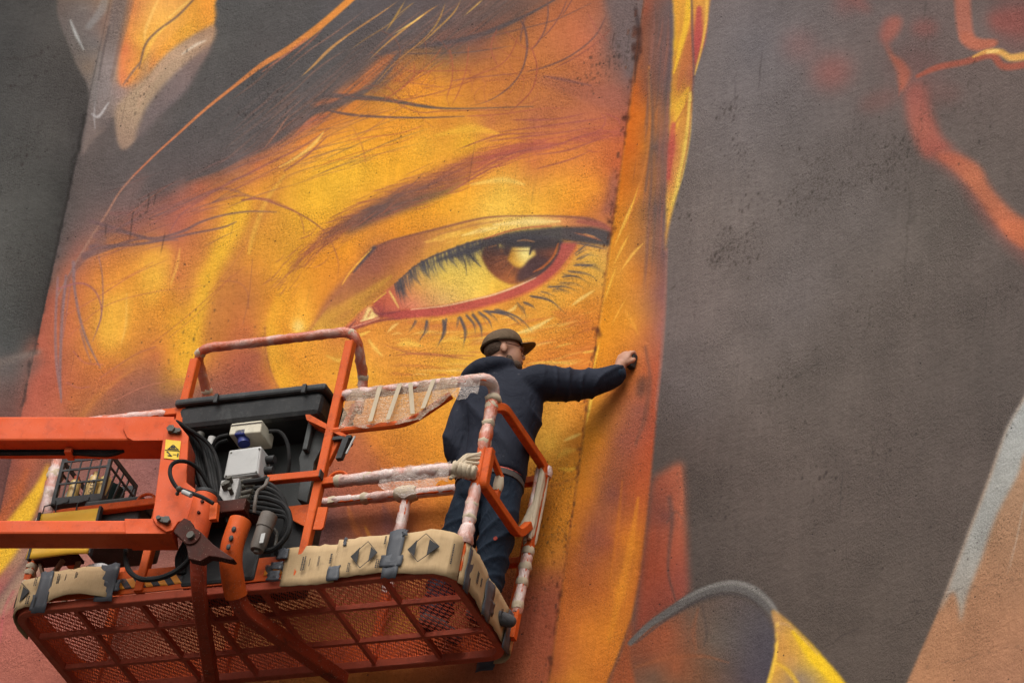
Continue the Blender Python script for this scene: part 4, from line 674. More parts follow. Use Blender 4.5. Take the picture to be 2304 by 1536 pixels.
def wall_panel(name, phi, P, xs, zs, parent, material, label):
    ex, ey, M = frame(phi, P)
    X, Z = np.meshgrid(xs, zs); N = X.size
    Wd = P + X.reshape(-1, 1)*ex + np.array([0, 0, 1.0])*Z.reshape(-1, 1)
    px = proj(Wd)
    # look the paint up at this spot of the wall
    fx = np.clip((px[:, 0]-X0)*S-.5, 0, CW-1.001); fy = np.clip((px[:, 1]-Y0)*S-.5, 0, CH-1.001)
    ix, iy = fx.astype(int), fy.astype(int); tx, ty = (fx-ix)[:, None], (fy-iy)[:, None]
    c = cv[iy, ix]*(1-tx)*(1-ty)+cv[iy, ix+1]*tx*(1-ty)+cv[iy+1, ix]*(1-tx)*ty+cv[iy+1, ix+1]*tx*ty
    out = np.clip(np.maximum.reduce([(-px[:, 0]-60)/140, (px[:, 0]-2364)/140, (-px[:, 1]-50)/140, (px[:, 1]-1560)/90]), 0, 1)[:, None]; out = out*out*(3-2*out)
    c = c*(1-out)+np.array([96., 88, 82])*out
    c = LIN(c/255)*ALB
    depth = np.zeros(N)
    co_ = np.stack([X.ravel(), depth, Z.ravel()], 1).astype(np.float32)
    nx, nz = len(xs), len(zs)
    a = (np.arange(nz-1)[:, None]*nx+np.arange(nx-1)[None, :]).ravel()
    f = np.stack([a, a+1, a+nx+1, a+nx], 1).astype(np.int32)
    me = bpy.data.meshes.new(name)
    me.vertices.add(N); me.vertices.foreach_set('co', co_.ravel())
    me.loops.add(f.size); me.loops.foreach_set('vertex_index', f.ravel())
    me.polygons.add(len(f)); me.polygons.foreach_set('loop_start', np.arange(0, f.size, 4, dtype=np.int32))
    me.update(calc_edges=True)
    at = me.color_attributes.new('paint', 'FLOAT_COLOR', 'POINT')
    at.data.foreach_set('color', np.hstack([c, np.ones((N, 1))]).astype(np.float32).ravel())
    me.materials.append(material)
    o = bpy.data.objects.new(name, me); COL.objects.link(o); o.parent = parent
    o.matrix_world = M; o['label'] = label
    return o
bld = empty('painted_building', Matrix.Translation((SEAM[0], SEAM[1], 0)))
tag(bld, 'tall rendered building wall covered by a huge mural of a golden eye', 'building')
bpy.context.view_layer.update()
mw_m = wall_material('rough_render_painted', .59, .85, .2); mw_s = wall_material('smooth_render_painted', .585, .95, .12, .55, (1.5, 1.5, 1.9))
wall_panel('wall_panel', _pm, SEAM, axis(-W_MID, 0, -W_MID, 0, .0046, 1), axis(15.85, 21.75, 0, ROOF, .0054, 1.2), bld, mw_m, 'wall face with the golden eye')
PHI_R, PHI_L = R(-45), R(-12)
wall_panel('wall_panel', PHI_R, SEAM, axis(0, 3.3, 0, 9, .0072, .8), axis(14.6, 20.9, 0, ROOF, .0085, 1.2), bld, mw_s, 'grey wall face with red smoke shapes')
wall_panel('wall_panel', PHI_L, LCOR, axis(-.85, 0, -7, 0, .0075, .8), axis(17.5, 21.8, 0, ROOF, .0085, 1.2), bld, mw_s, 'dark grey wall face')
# body of the building behind the faces, with its roof slab
def prism(name, pts, z0, z1, mat, parent):
    n = len(pts); v = [(x, y, z0) for x, y in pts]+[(x, y, z1) for x, y in pts]
    f = [tuple(range(n))[::-1], tuple(range(n, 2*n))]+[(i, (i+1) % n, n+(i+1) % n, n+i) for i in range(n)]
    me = bpy.data.meshes.new(name); me.from_pydata(v, [], f); me.materials.append(mat); me.update()
    o = bpy.data.objects.new(name, me); COL.objects.link(o); o.parent = parent; o.matrix_world = Matrix.Identity(4); return o
_k = NT('plain_render'); _P = _k.obj()
_k.bsdf(_k.ramp(_k.noise(_P, 2.5, 5), [(.3, (.11, .1, .095)), (.7, (.17, .155, .145))]), .85, 0, _k.bump(_k.noise(_P, 30, 4), .4, .02), .2)
_r = SEAM+frame(PHI_R, SEAM)[0]*9; _l = LCOR-frame(PHI_L, LCOR)[0]*7
off = lambda P, d=.03: (P[0]+.3*d, P[1]+d)
prism('building_body', [off(_l), off(LCOR), off(SEAM), off(_r), (_r[0]+6, _r[1]+14), (_l[0]+6, _l[1]+12)], 0.02, ROOF-.02, _k.m, bld)
prism('roof_slab', [(_l[0]-.2, _l[1]-.25), (LCOR[0], LCOR[1]-.25), (SEAM[0]-.1, SEAM[1]-.25), (_r[0]+.1, _r[1]-.3), (_r[0]+6.3, _r[1]+14.3), (_l[0]+5.7, _l[1]+12.3)], ROOF, ROOF+.25, _k.m, bld)
# ground
_k = NT('asphalt'); _P = _k.obj()
_k.bsdf(_k.ramp(_k.noise(_P, 1.2, 6), [(.3, (.04, .04, .042)), (.7, (.065, .063, .06))]), .9, 0, _k.bump(_k.noise(_P, 120, 3), .5, .01), .3)
me = bpy.data.meshes.new('ground'); me.from_pydata([(-800, -800, 0), (800, -800, 0), (800, 800, 0), (-800, 800, 0)], [], [(0, 1, 2, 3)]); me.materials.append(_k.m)
tag_o = bpy.data.objects.new('ground', me); COL.objects.link(tag_o); tag(tag_o, kind='structure')
# ================================================================== mesh builder
class MB:
    def __init__(s): s.v = []; s.f = []
    def add(s, vs, fs):
        b = len(s.v); s.v += [tuple(float(c) for c in p) for p in vs]; s.f += [tuple(b+i for i in f) for f in fs]; return s
    def box(s, a, b):
        (x0, y0, z0), (x1, y1, z1) = a, b
        return s.add([(x0, y0, z0), (x1, y0, z0), (x1, y1, z0), (x0, y1, z0), (x0, y0, z1), (x1, y0, z1), (x1, y1, z1), (x0, y1, z1)],
                     [(3, 2, 1, 0), (4, 5, 6, 7), (0, 1, 5, 4), (1, 2, 6, 5), (2, 3, 7, 6), (3, 0, 4, 7)])
    def obox(s, o, ax, ay, az):
        o, ax, ay, az = (np.asarray(k, float) for k in (o, ax, ay, az))
        return s.add([o, o+ax, o+ax+ay, o+ay, o+az, o+ax+az, o+ax+ay+az, o+ay+az], [(3, 2, 1, 0), (4, 5, 6, 7), (0, 1, 5, 4), (1, 2, 6, 5), (2, 3, 7, 6), (3, 0, 4, 7)])
    def tube(s, path, r, n=10, rect=None, hint=(0, 0, 1), cap=True):
        p = np.asarray(path, float); N = len(p)
        t = np.gradient(p, axis=0); t /= np.linalg.norm(t, axis=1)[:, None]+1e-12
        rr = np.broadcast_to(np.asarray(r, float), (N,)) if r is not None else np.ones(N)
        h = np.asarray(hint, float); up = None; ring = []
        for i in range(N):
            if rect is not None or up is None:
                k = h if abs(t[i]@h) < .97 else (np.array([0, 1.0, 0]) if abs(t[i][1]) < .9 else np.array([1.0, 0, 0]))
                if up is not None and abs(t[i]@h) >= .97: k = up
                sd = np.cross(t[i], k); sd /= np.linalg.norm(sd); up = np.cross(sd, t[i])
            else:
                up = up-t[i]*(up@t[i]); up /= np.linalg.norm(up); sd = np.cross(t[i], up)
            if rect is not None:
                a, b = rect[0]/2, rect[1]/2; c = min(a, b)*.18
                sec = [(a-c, b), (-a+c, b), (-a, b-c), (-a, -b+c), (-a+c, -b), (a-c, -b), (a, -b+c), (a, b-c)]
                ring.append([p[i]+sd*x*rr[i]+up*y*rr[i] for x, y in sec]); n = 8
            else:
                ring.append([p[i]+(sd*math.cos(2*math.pi*k/n)+up*math.sin(2*math.pi*k/n))*rr[i] for k in range(n)])
        vs = [q for rg in ring for q in rg]
        fs = [(i*n+k, i*n+(k+1) % n, (i+1)*n+(k+1) % n, (i+1)*n+k) for i in range(N-1) for k in range(n)]
        if cap: fs += [tuple(range(n))[::-1], tuple((N-1)*n+k for k in range(n))]
        return s.add(vs, fs)
    def cyl(s, a, b, r, n=16, r2=None): return s.tube([a, (np.asarray(a, float)+np.asarray(b, float))/2, b], [r, (r+(r2 or r))/2, r2 or r], n)
    def plate(s, pts, d):
        """flat outline (3-D points) extruded by the vector d"""
        p = [np.asarray(q, float) for q in pts]; n = len(p); d = np.asarray(d, float)
        return s.add(p+[q+d for q in p], [tuple(range(n))[::-1], tuple(range(n, 2*n))]+[(i, (i+1) % n, n+(i+1) % n, n+i) for i in range(n)])
    def grid(s, fn, nu, nv):
        vs = [fn(i/nu, j/nv) for j in range(nv+1) for i in range(nu+1)]
        return s.add(vs, [(j*(nu+1)+i, j*(nu+1)+i+1, (j+1)*(nu+1)+i+1, (j+1)*(nu+1)+i) for j in range(nv) for i in range(nu)])
    def ball(s, c, r, n=12, m=8):
        c = np.asarray(c, float); r = np.broadcast_to(np.asarray(r, float), (3,))
        vs = [c+r*np.array([math.sin(math.pi*j/m)*math.cos(2*math.pi*i/n), math.sin(math.pi*j/m)*math.sin(2*math.pi*i/n), math.cos(math.pi*j/m)]) for j in range(1, m) for i in range(n)]
        vs += [c+r*np.array([0, 0, 1]), c-r*np.array([0, 0, 1])]; T, B = len(vs)-2, len(vs)-1
        fs = [(j*n+i, (j+1)*n+i, (j+1)*n+(i+1) % n, j*n+(i+1) % n) for j in range(m-2) for i in range(n)]
        fs += [(T, i, (i+1) % n) for i in range(n)]+[((m-2)*n+(i+1) % n, (m-2)*n+i, B) for i in range(n)]
        return s.add(vs, fs)
    def build(s, name, mat, parent=None, smooth=False, bevel=0.0, solid=0.0, angle=35, label=None, kind=None):
        me = bpy.data.meshes.new(name); me.from_pydata(s.v, [], s.f); me.update()
        if mat: me.materials.append(mat)
        o = bpy.data.objects.new(name, me); COL.objects.link(o)
        if parent: o.parent = parent
        if solid: md = o.modifiers.new('solid', 'SOLIDIFY'); md.thickness = solid; md.offset = 0
        if bevel: md = o.modifiers.new('bevel', 'BEVEL'); md.width = bevel; md.segments = 2; md.limit_method = 'ANGLE'; md.angle_limit = R(40)
        if smooth:
            me.polygons.foreach_set('use_smooth', [True]*len(me.polygons))
            me.set_sharp_from_angle(angle=R(angle))
        if label: o['label'] = label
        if kind: o['kind'] = kind
        return o
def fillet(path, r, seg=6):
    p = [np.asarray(q, float) for q in path]; out = [p[0]]
    for i in range(1, len(p)-1):
        rr = r[i-1] if isinstance(r, (list, tuple)) else r
        a, b, c = p[i-1], p[i], p[i+1]; da, dc = a-b, c-b; la, lc = np.linalg.norm(da), np.linalg.norm(dc)
        k = min(rr, la*.49, lc*.49); s0, s1 = b+da/la*k, b+dc/lc*k
        for t in np.linspace(0, 1, seg+1): out.append(s0*(1-t)**2+2*b*t*(1-t)+s1*t*t)
    out.append(p[-1]); return np.array(out)
def resamp(path, step):
    p = np.asarray(path, float); L = np.r_[0, np.cumsum(np.linalg.norm(np.diff(p, axis=0), axis=1))]
    n = max(2, int(L[-1]/step)+1); t = np.linspace(0, L[-1], n)
    return np.stack([np.interp(t, L, p[:, k]) for k in range(3)], 1)

# ------------------------------------------------------------------ lift materials
def paint_mat(name, c, c2, dirt=.35, rough=.45, dirtcol=(.03, .018, .012, 1), scale=1.0, spec=.25):
    k = NT(name); P = k.obj()
    col = k.mix(k.ramp(k.noise(P, 3.5*scale, 5, .6), [(.35, BLK), (.7, WHT)]), (*c, 1), (*c2, 1))
    d = k.math('MULTIPLY', k.ramp(k.noise(P, 14*scale, 6, .7), [(.52, BLK), (.72, WHT)]), dirt)
    col = k.mix(d, col, dirtcol)
    chips = k.ramp(k.noise(P, 55*scale, 3, .6), [(.69, BLK), (.72, WHT)]); col = k.mix(k.math('MULTIPLY', chips, dirt*1.2), col, (.06, .03, .02, 1))
    sc_ = k.math('MULTIPLY', k.ramp(k.noise(k.scaled(P, (130*scale, 130*scale, 18*scale)), 1, 3, .6), [(.66, BLK), (.72, WHT)]), k.ramp(k.noise(P, 4*scale, 3), [(.45, BLK), (.6, WHT)])); col = k.mix(k.math('MULTIPLY', sc_, min(1, dirt*1.6)), col, (.05, .03, .022, 1))
    du_ = k.math('MULTIPLY', k.ramp(k.noise(P, 150*scale, 2, .5), [(.66, BLK), (.72, WHT)]), dirt); col = k.mix(du_, col, (.5, .36, .26, 1))
    rg = k.ramp(k.noise(P, 9, 4), [(.3, (rough-.1,)*3), (.7, (rough+.2,)*3)])
    k.bsdf(col, rg, 0, k.bump(k.noise(P, 60, 4), .12, .004), spec); return k.m
M_OR = paint_mat('orange_paint', (.60, .098, .014), (.52, .074, .012), .42, spec=.15)
M_BOOM = paint_mat('faded_orange_paint', (.65, .100, .026), (.58, .082, .022), .24, .5, spec=.15)
M_OLD = paint_mat('oily_orange_paint', (.28, .034, .011), (.40, .05, .015), .9, .5, scale=.8)
M_FLOOR = paint_mat('worn_red_orange_paint', (.50, .095, .046), (.40, .07, .032), .35, .65)
M_RUST = paint_mat('rusty_bracket', (.07, .014, .007), (.04, .012, .008), .6, .6, spec=.12)
M_BLACK = paint_mat('scuffed_black_plastic', (.022, .022, .022), (.035, .035, .034), .12, .5, (.25, .24, .22, 1))
M_PANEL = paint_mat('dark_grey_panel', (.05, .053, .05), (.035, .036, .034), .3, .55)
M_CREAM = paint_mat('cream_plastic', (.62, .56, .42), (.52, .47, .36), .15, .5)
M_GREY = paint_mat('light_grey_plastic', (.43, .42, .395), (.38, .37, .35), .15, .45)
M_BLUE = paint_mat('blue_plastic', (.04, .05, .22), (.03, .04, .16), .1, .4)
M_STEEL = paint_mat('dull_steel', (.42, .40, .37), (.3, .28, .26), .35, .4)
M_FILT = paint_mat('brown_grey_metal', (.14, .115, .095), (.1, .085, .07), .3, .45)
M_DARKST = paint_mat('dark_steel', (.06, .055, .045), (.09, .08, .06), .4, .45)
M_CARD = None
def card_mat():
    k = NT('cardboard'); P = k.obj()
    col = k.mix(k.ramp(k.noise(P, 6, 5), [(.35, BLK), (.68, WHT)]), (.47, .325, .175, 1), (.40, .27, .14, 1))
    fl = k.noise(k.scaled(P, (150, 150, 6)), 1, 2)
    col = k.mix(k.math('MULTIPLY', k.ramp(fl, [(.5, BLK), (.7, WHT)]), .18), col, (.3, .19, .09, 1))
    col = k.mix(k.math('MULTIPLY', k.ramp(k.noise(P, 20, 5), [(.6, BLK), (.75, WHT)]), .35), col, (.2, .13, .07, 1))
    k.bsdf(col, .85, 0, k.bump(k.math('ADD', k.noise(P, 18, 4), k.math('MULTIPLY', fl, .4)), .35, .008), .2); return k.m
M_CARD = card_mat()
M_INK = paint_mat('black_print', (.035, .034, .034), (.05, .048, .046), .1, .8)
M_TAPE = paint_mat('dark_grey_tape', (.052, .055, .062), (.075, .078, .085), .1, .38)
M_MASK = paint_mat('beige_masking_tape', (.52, .42, .29), (.45, .36, .25), .2, .7, (.25, .17, .1, 1))
def wrap_mat(name, stops):
    k = NT(name); P = k.obj()
    a = k.noise(k.scaled(P, (6, 9, 9)), 1, 3, .5, .8); b = k.noise(k.scaled(P, (7, 16, 16)), 1.3, 4, .65, 1.0)
    col = k.ramp(a, stops)
    col = k.mix(k.math('MULTIPLY', k.ramp(b, [(.45, BLK), (.75, WHT)]), .35), col, (.58, .22, .14, 1))
    nr = k.bump(k.noise(k.scaled(P, (60, 60, 26)), 1, 4, .65, 1.2), .7, .01)
    k.bsdf(col, .24, 0, nr, .6); return k.m
M_WRAP = wrap_mat('crumpled_plastic_wrap', [(.30, (.52, .17, .10)), (.46, (.58, .36, .30)), (.62, (.64, .50, .45)), (.76, (.58, .46, .34))]); M_WRAP2 = wrap_mat('thin_plastic_wrap', [(.34, (.50, .085, .02)), (.52, (.52, .16, .09)), (.66, (.58, .36, .29)), (.80, (.58, .44, .34))])
def film_mat(name, tint, alpha):
    k = NT(name); P = k.obj()
    st = k.ramp(k.noise(k.scaled(P, (20, 20, 60)), 1, 5, .7, 2.0), [(.42, BLK), (.72, WHT)])
    nr = k.bump(k.noise(k.scaled(P, (16, 16, 40)), 1, 4, .6, 1.5), .8, .02)
    b = k.n('ShaderNodeBsdfPrincipled'); b.inputs['Base Color'].default_value = (*tint, 1); b.inputs['Roughness'].default_value = .18
    k.l(nr, b.inputs['Normal'])
    t = k.n('ShaderNodeBsdfTransparent'); t.inputs['Color'].default_value = (.95, .92, .88, 1)
    m = k.n('ShaderNodeMixShader'); k.l(k.math('ADD', k.math('MULTIPLY', st, .45), alpha), m.inputs[0]); k.l(t.outputs[0], m.inputs[1]); k.l(b.outputs[0], m.inputs[2])
    k.l(m.outputs[0], k.out.inputs['Surface']); return k.m
M_FILM = film_mat('clear_plastic_film', (.50, .36, .24), .36); M_FILM2 = film_mat('milky_plastic_film', (.74, .62, .54), .18)
def stripe_mat():
    k = NT('hazard_stripes'); P = k.obj()
    sx = k.n('ShaderNodeSeparateXYZ'); k.l(P, sx.inputs[0])
    v = k.math('FRACT', k.math('MULTIPLY', k.math('ADD', sx.outputs['X'], k.math('MULTIPLY', sx.outputs['Z'], .8)), 11.5))
    st = k.math('GREATER_THAN', v, .5)
    col = k.mix(st, (.74, .26, .02, 1), (.03, .03, .032, 1))
    col = k.mix(k.math('MULTIPLY', k.ramp(k.noise(P, 40, 4), [(.55, BLK), (.7, WHT)]), .5), col, (.4, .08, .03, 1))
    k.bsdf(col, .5); return k.m
M_HAZ = stripe_mat()
M_HOSE = paint_mat('black_rubber_hose', (.014, .014, .014), (.026, .025, .024), .12, .6, (.09, .08, .07, 1), spec=.08)
M_YEL = paint_mat('yellow_label', (.75, .5, .03), (.7, .45, .03), .05, .5)
M_YCL = paint_mat('yellow_coated_fabric', (.74, .42, .035), (.66, .36, .03), .12, .55)

# ================================================================== boom lift
ROOT = empty('boom_lift', Matrix(((*BM[0], B0[0]), (*BM[1], B0[1]), (*BM[2], B0[2]), (0, 0, 0, 1))))
tag(ROOT, 'orange boom lift whose caged work basket is wrapped in plastic and cardboard', 'boom lift')
LU, LV, CR = 2.64, .85, .13
def outline(off=0.0, n=8):
    """rounded plan of the basket, counter-clockwise from the near left corner; off outward"""
    pts = []; r = CR
    for cx, cy, a0 in ((-CR, CR, -90), (-CR, LV-CR, 0), (-LU+CR, LV-CR, 90), (-LU+CR, CR, 180)):
        for k in range(n+1):
            a = R(a0+90*k/n); pts.append((cx+(r+off)*math.cos(a), cy+(r+off)*math.sin(a)))
    return np.array(pts)
def closed_tube(pts, w, rect):
    m = MB(); p = np.array([(x, y, w) for x, y in pts]); p = np.vstack([p, p[:1]])
    mid = (p[-1]+p[-2])/2; p = np.vstack([mid[None], p[:-1], mid[None]]); return m.tube(p, None, rect=rect)
closed_tube(outline(-.022), .028, (.044, .05)).build('floor_frame', M_FLOOR, ROOT)
# floor: beams and expanded metal
for v in (.28, .594):
    MB().box((-LU+.04, v-.011, .016), (-.04, v+.011, .046)).build('floor_beam', M_FLOOR, ROOT)
for u in (-.41, -.80, -1.13, -1.52, -1.87, -2.265):
    MB().box((u-.011, .04, .02), (u+.011, LV-.04, .05)).build('floor_beam', M_FLOOR, ROOT)
m = MB(); du, dv = .0235, .050; hw, hh = .0015, .0028
nu_, nv_ = int(2.56/du), int(.78/(dv/2))
for i in range(nu_):
    for j in range(nv_):
        u0 = -2.60+i*du; v0 = .035+j*dv/2; s = 1 if (i+j) % 2 == 0 else -1
        a = np.array([u0+(du/2 if s < 0 else 0), v0, .056]); b = np.array([u0+(du/2 if s > 0 else 0), v0+dv/2, .056])
        # two strands of each diamond
        for sg in (0, 1):
            A = a.copy(); B = b.copy()
            if sg: A[0] = u0+du-(a[0]-u0); B[0] = u0+du-(b[0]-u0)
            d = B-A; d /= np.linalg.norm(d); sd = np.array([-d[1], d[0], 0])*hw; up = np.array([0, 0, hh])
            m.add([A-sd-up, A+sd-up, A+sd+up, A-sd+up, B-sd-up, B+sd-up, B+sd+up, B-sd+up], [(0, 1, 5, 4), (1, 2, 6, 5), (2, 3, 7, 6), (3, 0, 4, 7)])
m.build('expanded_metal_floor', M_FLOOR, ROOT, kind='stuff')
# toe boards
def skirt(off, w0, w1, sel=None):
    o = outline(off); n = len(o); m = MB()
    m.grid(lambda a, b: (*o[int(round(a*n)) % n], w0+(w1-w0)*b), n, 1); return m
skirt(.004, .055, .205).build('toe_board', M_OR, ROOT, solid=.008)
# perimeter path for things fixed round the edge
_ol = outline(0.0, 10)
def rim_point(s, off):
    """s: metres along near edge measured as u (s<0), then round the right corner up the right side (s>0)"""
    path = RIM; L = RIML; t = s-RIM0
    x = np.interp(t, L, path[:, 0]); y = np.interp(t, L, path[:, 1]); d = .004
    x1 = np.interp(t+d, L, path[:, 0]); y1 = np.interp(t+d, L, path[:, 1]); x0 = np.interp(t-d, L, path[:, 0]); y0 = np.interp(t-d, L, path[:, 1])
    n = np.array([y1-y0, -(x1-x0)]); n /= np.linalg.norm(n)+1e-9
    return np.array([x+n[0]*off, y+n[1]*off])
_c = lambda cx, cy, a0, a1: [(cx+CR*math.cos(R(a)), cy+CR*math.sin(R(a))) for a in np.linspace(a0, a1, 10)]
RIM = np.array([(-LU, LV-CR)]+_c(-LU+CR, CR, 180, 270)+_c(-CR, CR, -90, 0)+_c(-CR, LV-CR, 0, 90)+[(-1.0, LV)])
RIML = np.r_[0, np.cumsum(np.hypot(*np.diff(RIM, axis=0).T))]
RIM0 = -LU+CR - RIML[10]                    # so that s equals u on the straight near edge
def card(s0, s1, w0, w1, off=.022, wav=.008, seed=0, name='cardboard_sheet', mat=None, th=.005, sag=.0, n=None):
    r_ = np.random.default_rng(seed); ph = r_.random(6)*6.28; k1, k2 = 7+5*r_.random(), 17+8*r_.random()
    n = n or max(6, int((s1-s0)/.03)); m = MB()
    def fn(a, b):
        s = s0+(s1-s0)*a
        o = off+wav*(math.sin(k1*s+ph[0])+.5*math.sin(k2*s+ph[1]+2*b))*.6+sag*math.sin(math.pi*a)*(1-b)
        p = rim_point(s, o)
        lo = w0+wav*1.3*math.sin(k1*s+ph[2])+sag*.55*math.sin(math.pi*a); hi = w1+wav*.7*math.sin(k2*s*.6+ph[3])+sag*.1*math.sin(math.pi*a)
        jt = r_.normal(0, .0022 if name == 'tape_strip' else .0016, 3)
        return (p[0]+jt[0], p[1]+jt[1], lo+(hi-lo)*b+jt[2]*1.5)
    m.grid(fn, n, 5)
    return m.build(name, mat or M_CARD, ROOT, smooth=True, solid=th, angle=22)
S1 = .10                                    # s of the middle of the right near corner, about
card(-.985, -.66, -.005, .235, .024, seed=1); card(-.675, -.34, .01, .255, .030, seed=2); card(-.355, .02, .0, .262, .026, .010, seed=3, n=7)
card(.03, .33, -.015, .235, .030, .012, seed=4); card(.32, .63, -.01, .215, .026, .010, seed=5); card(.66, .86, .0, .20, .03, .006, seed=9)
card(-2.84, -2.42, .01, .215, .024, .006, seed=6, n=8); card(-2.44, -2.02, .02, .235, .028, .006, seed=7, sag=.035)
def tape(s0, s1, w0, w1, off=.036, seed=0):
    return card(s0, s1, w0, w1, off, .004, seed, 'tape_strip', M_TAPE, .003, n=4)
for i, (a, b, c, d) in enumerate([(-1.03, -.965, .17, .235), (-1.055, -.985, .10, .15), (-1.06, -.985, .03, .085), (-.70, -.63, .0, .085), (-.645, -.625, .21, .262), (-.375, -.285, -.03, .272), (-.40, -.27, .045, .12), (.06, .12, -.03, .25), (.30, .40, -.03, .2), (.33, .43, .04, .11), (.60, .68, -.04, .2),
                                 (-2.47, -2.39, -.04, .235), (-2.49, -2.42, -.02, .08), (-2.10, -1.985, .0, .24), (-2.06, -1.96, .06, .13), (.86, .96, -.03, .06), (-.30, -.27, .24, .275)]): tape(a, b, c, d, .0375, 30+i)
# printed diamonds and print on the cardboard
def on_rim(s, w, off): p = rim_point(s, off); return np.array([p[0], p[1], w])
def ink(s, w, pts, name='printed_mark', off=.041):
    m = MB()
    for poly_ in pts:
        q = [on_rim(s+x, w+y, off) for x, y in poly_]; nrm = np.append(rim_point(s, 1.0)-rim_point(s, 0), 0)*.0012
        m.plate(q, nrm)
    return m.build(name, M_INK, ROOT)
def line2(a, b, t):
    a, b = np.array(a, float), np.array(b, float); d = b-a; d /= np.hypot(*d); n = np.array([-d[1], d[0]])*t/2
    return [a-n, b-n, b+n, a+n]
def diamond(s, w, r=.082, off=.041):
    T, B_, L_, Rr = (0.008, r), (-.008, -r), (-r*.92, -.004), (r*.92, .004); t = .0035
    P = [line2(T, L_, t), line2(L_, B_, t), line2(B_, Rr, t), line2(Rr, T, t)]
    P += [[L_, (-r*.40, -r*.56), (-r*.40, r*.60)], [Rr, (r*.40, r*.56), (r*.40, -r*.60)]]
    ink(s, w, P, 'printed_diamond', off)
diamond(-.50, .135, .083, .044); diamond(-.165, .145, .088, .043); diamond(-2.60, .11, .088, .036)
def textmark(s, w, lines, lw, lh, off=.042, seed=0):
    """unreadable small print set on edge: rows of short strokes"""
    r_ = np.random.default_rng(seed); P = []
    for i in range(lines):
        y = -lw/2
        while y < lw/2:
            d = .004+.006*r_.random(); x = i*lh
            P.append([(x, y), (x+lh*.62, y), (x+lh*.62, y+d), (x, y+d)]); y += d+.0028
    ink(s, w, P, 'small_print', off)
for i, (s, w, ln, lw, lh) in enumerate([(-.865, .115, 2, .085, .013), (-.82, .12, 1, .05, .007), (-.77, .12, 2, .06, .006), (-.70, .13, 1, .06, .018), (-.395, .215, 1, .05, .016), (-.42, .07, 2, .055, .012), (-.585, .06, 2, .05, .009), (-.03, .12, 1, .12, .012), (.17, .12, 2, .07, .012), (.22, .12, 2, .05, .008), (.50, .10, 2, .065, .012), (.545, .10, 1, .04, .008),
                                        (-2.50, .165, 2, .05, .010), (-2.52, .05, 2, .05, .010), (-2.36, .17, 2, .055, .010), (-2.31, .17, 1, .04, .008), (-2.25, .18, 2, .05, .008), (-2.47, .03, 1, .06, .014)]): textmark(s, w, ln, lw, lh, .0445, i)
for s0, s1 in ((-1.975, -1.52), (-1.10, -.985)):
    card(s0, s1, .085, .155, .0105, .0, 0, 'hazard_sticker', M_HAZ, .0015)

# ------------------------------------------------------------------ rails
RQ = (.046, .046)
def rail(path, r=0.0, name='guard_rail', rect=RQ, mat=None, hint=(0, 0, 1)):
    p = fillet(path, r) if r else np.array(path, float)
    return MB().tube(p, None, rect=rect, hint=hint).build(name, mat or M_OR, ROOT, bevel=0)
def wrap(path, r0=.032, seed=0, bulge=.25, name='plastic_wrap', mat=None, step=.022):
    p = resamp(path, step); n = len(p); r_ = np.random.default_rng(seed)
    rr = np.interp(np.arange(n), np.arange(0, n+8, 4), r_.random(len(np.arange(0, n+8, 4))))
    rr = r0*(1+bulge*(rr-.35)); rr[0] = rr[-1] = r0*.86
    m = MB().tube(p, rr, 10)
    k = np.array(m.v); k += r_.normal(0, r0*.055, k.shape); m.v = [tuple(q) for q in k]
    return m.build(name, mat or M_WRAP, ROOT, smooth=True, angle=50)
def band(c, d, r, wd=.02, seed=0, name='masking_tape'):
    c, d = np.asarray(c, float), np.asarray(d, float); d = d/np.linalg.norm(d)
    return wrap([c-d*wd/2, c, c+d*wd/2], r, seed, .12, name, M_MASK, wd/3)
P1, P0 = -.89, -1.85
rail([(P1, 0, .06), (P1, 0, 1.60)], 0, 'tall_post', (.05, .05)); rail([(P0, 0, .06), (P0, 0, 1.60)], 0, 'tall_post', (.05, .05))
# control guard: a loop leaning over the console
gl = fillet([(P0, .23, 1.36), (P0, .22, 1.50), (P0-.02, .0, 1.68), (P1+.02, .0, 1.68), (P1, .22, 1.49), (P1, .23, 1.30)], [.05, .10, .10, .05], 8)
rail(gl, 0, 'control_guard', None) if False else MB().tube(gl, .024, 12).build('control_guard', M_OR, ROOT, smooth=True)
wrap(gl, .0275, 3, .14, mat=M_WRAP2)
for k in (8, 14, 22, 30): band(gl[min(k, len(gl)-2)], gl[min(k+1, len(gl)-1)]-gl[min(k, len(gl)-2)], .031, .035, k)
# near side, right of the console
tr = fillet([(P1, 0, 1.24), (0, 0, 1.25), (0, .10, 1.25), (0, .10, .06)], [.13, .05], 8); rail(tr, 0)
wrap([p for p in resamp(tr, .03) if p[0] > P1+.02 and p[2] > 1.1], .031, 5, .18)
wrap([(0, .10, .24), (0, .10, .36)], .044, 6, .5); wrap([(0, .10, .36), (0, .10, .62)], .031, 7, .3); wrap([(0, .10, .84), (0, .10, 1.2)], .031, 8, .35, mat=M_WRAP2)
for w, r in ((.41, .037), (.49, .036), (.90, .036), (1.02, .037), (1.13, .040), (1.18, .042)): band((0, .10, w), (0, 0, 1), r, .03+.02*random.random(), int(w*100))
rail([(P1, 0, .665), (-.12, 0, .67), (0, .09, .67)], .08)
wrap([(P1+.11, 0, .665), (-.45, 0, .668), (-.12, 0, .67), (-.04, .05, .67)], .033, 9, .25)
for u in (P1+.12, -.60): band((u, 0, .667), (1, 0, 0), .036, .05, int(-u*90))
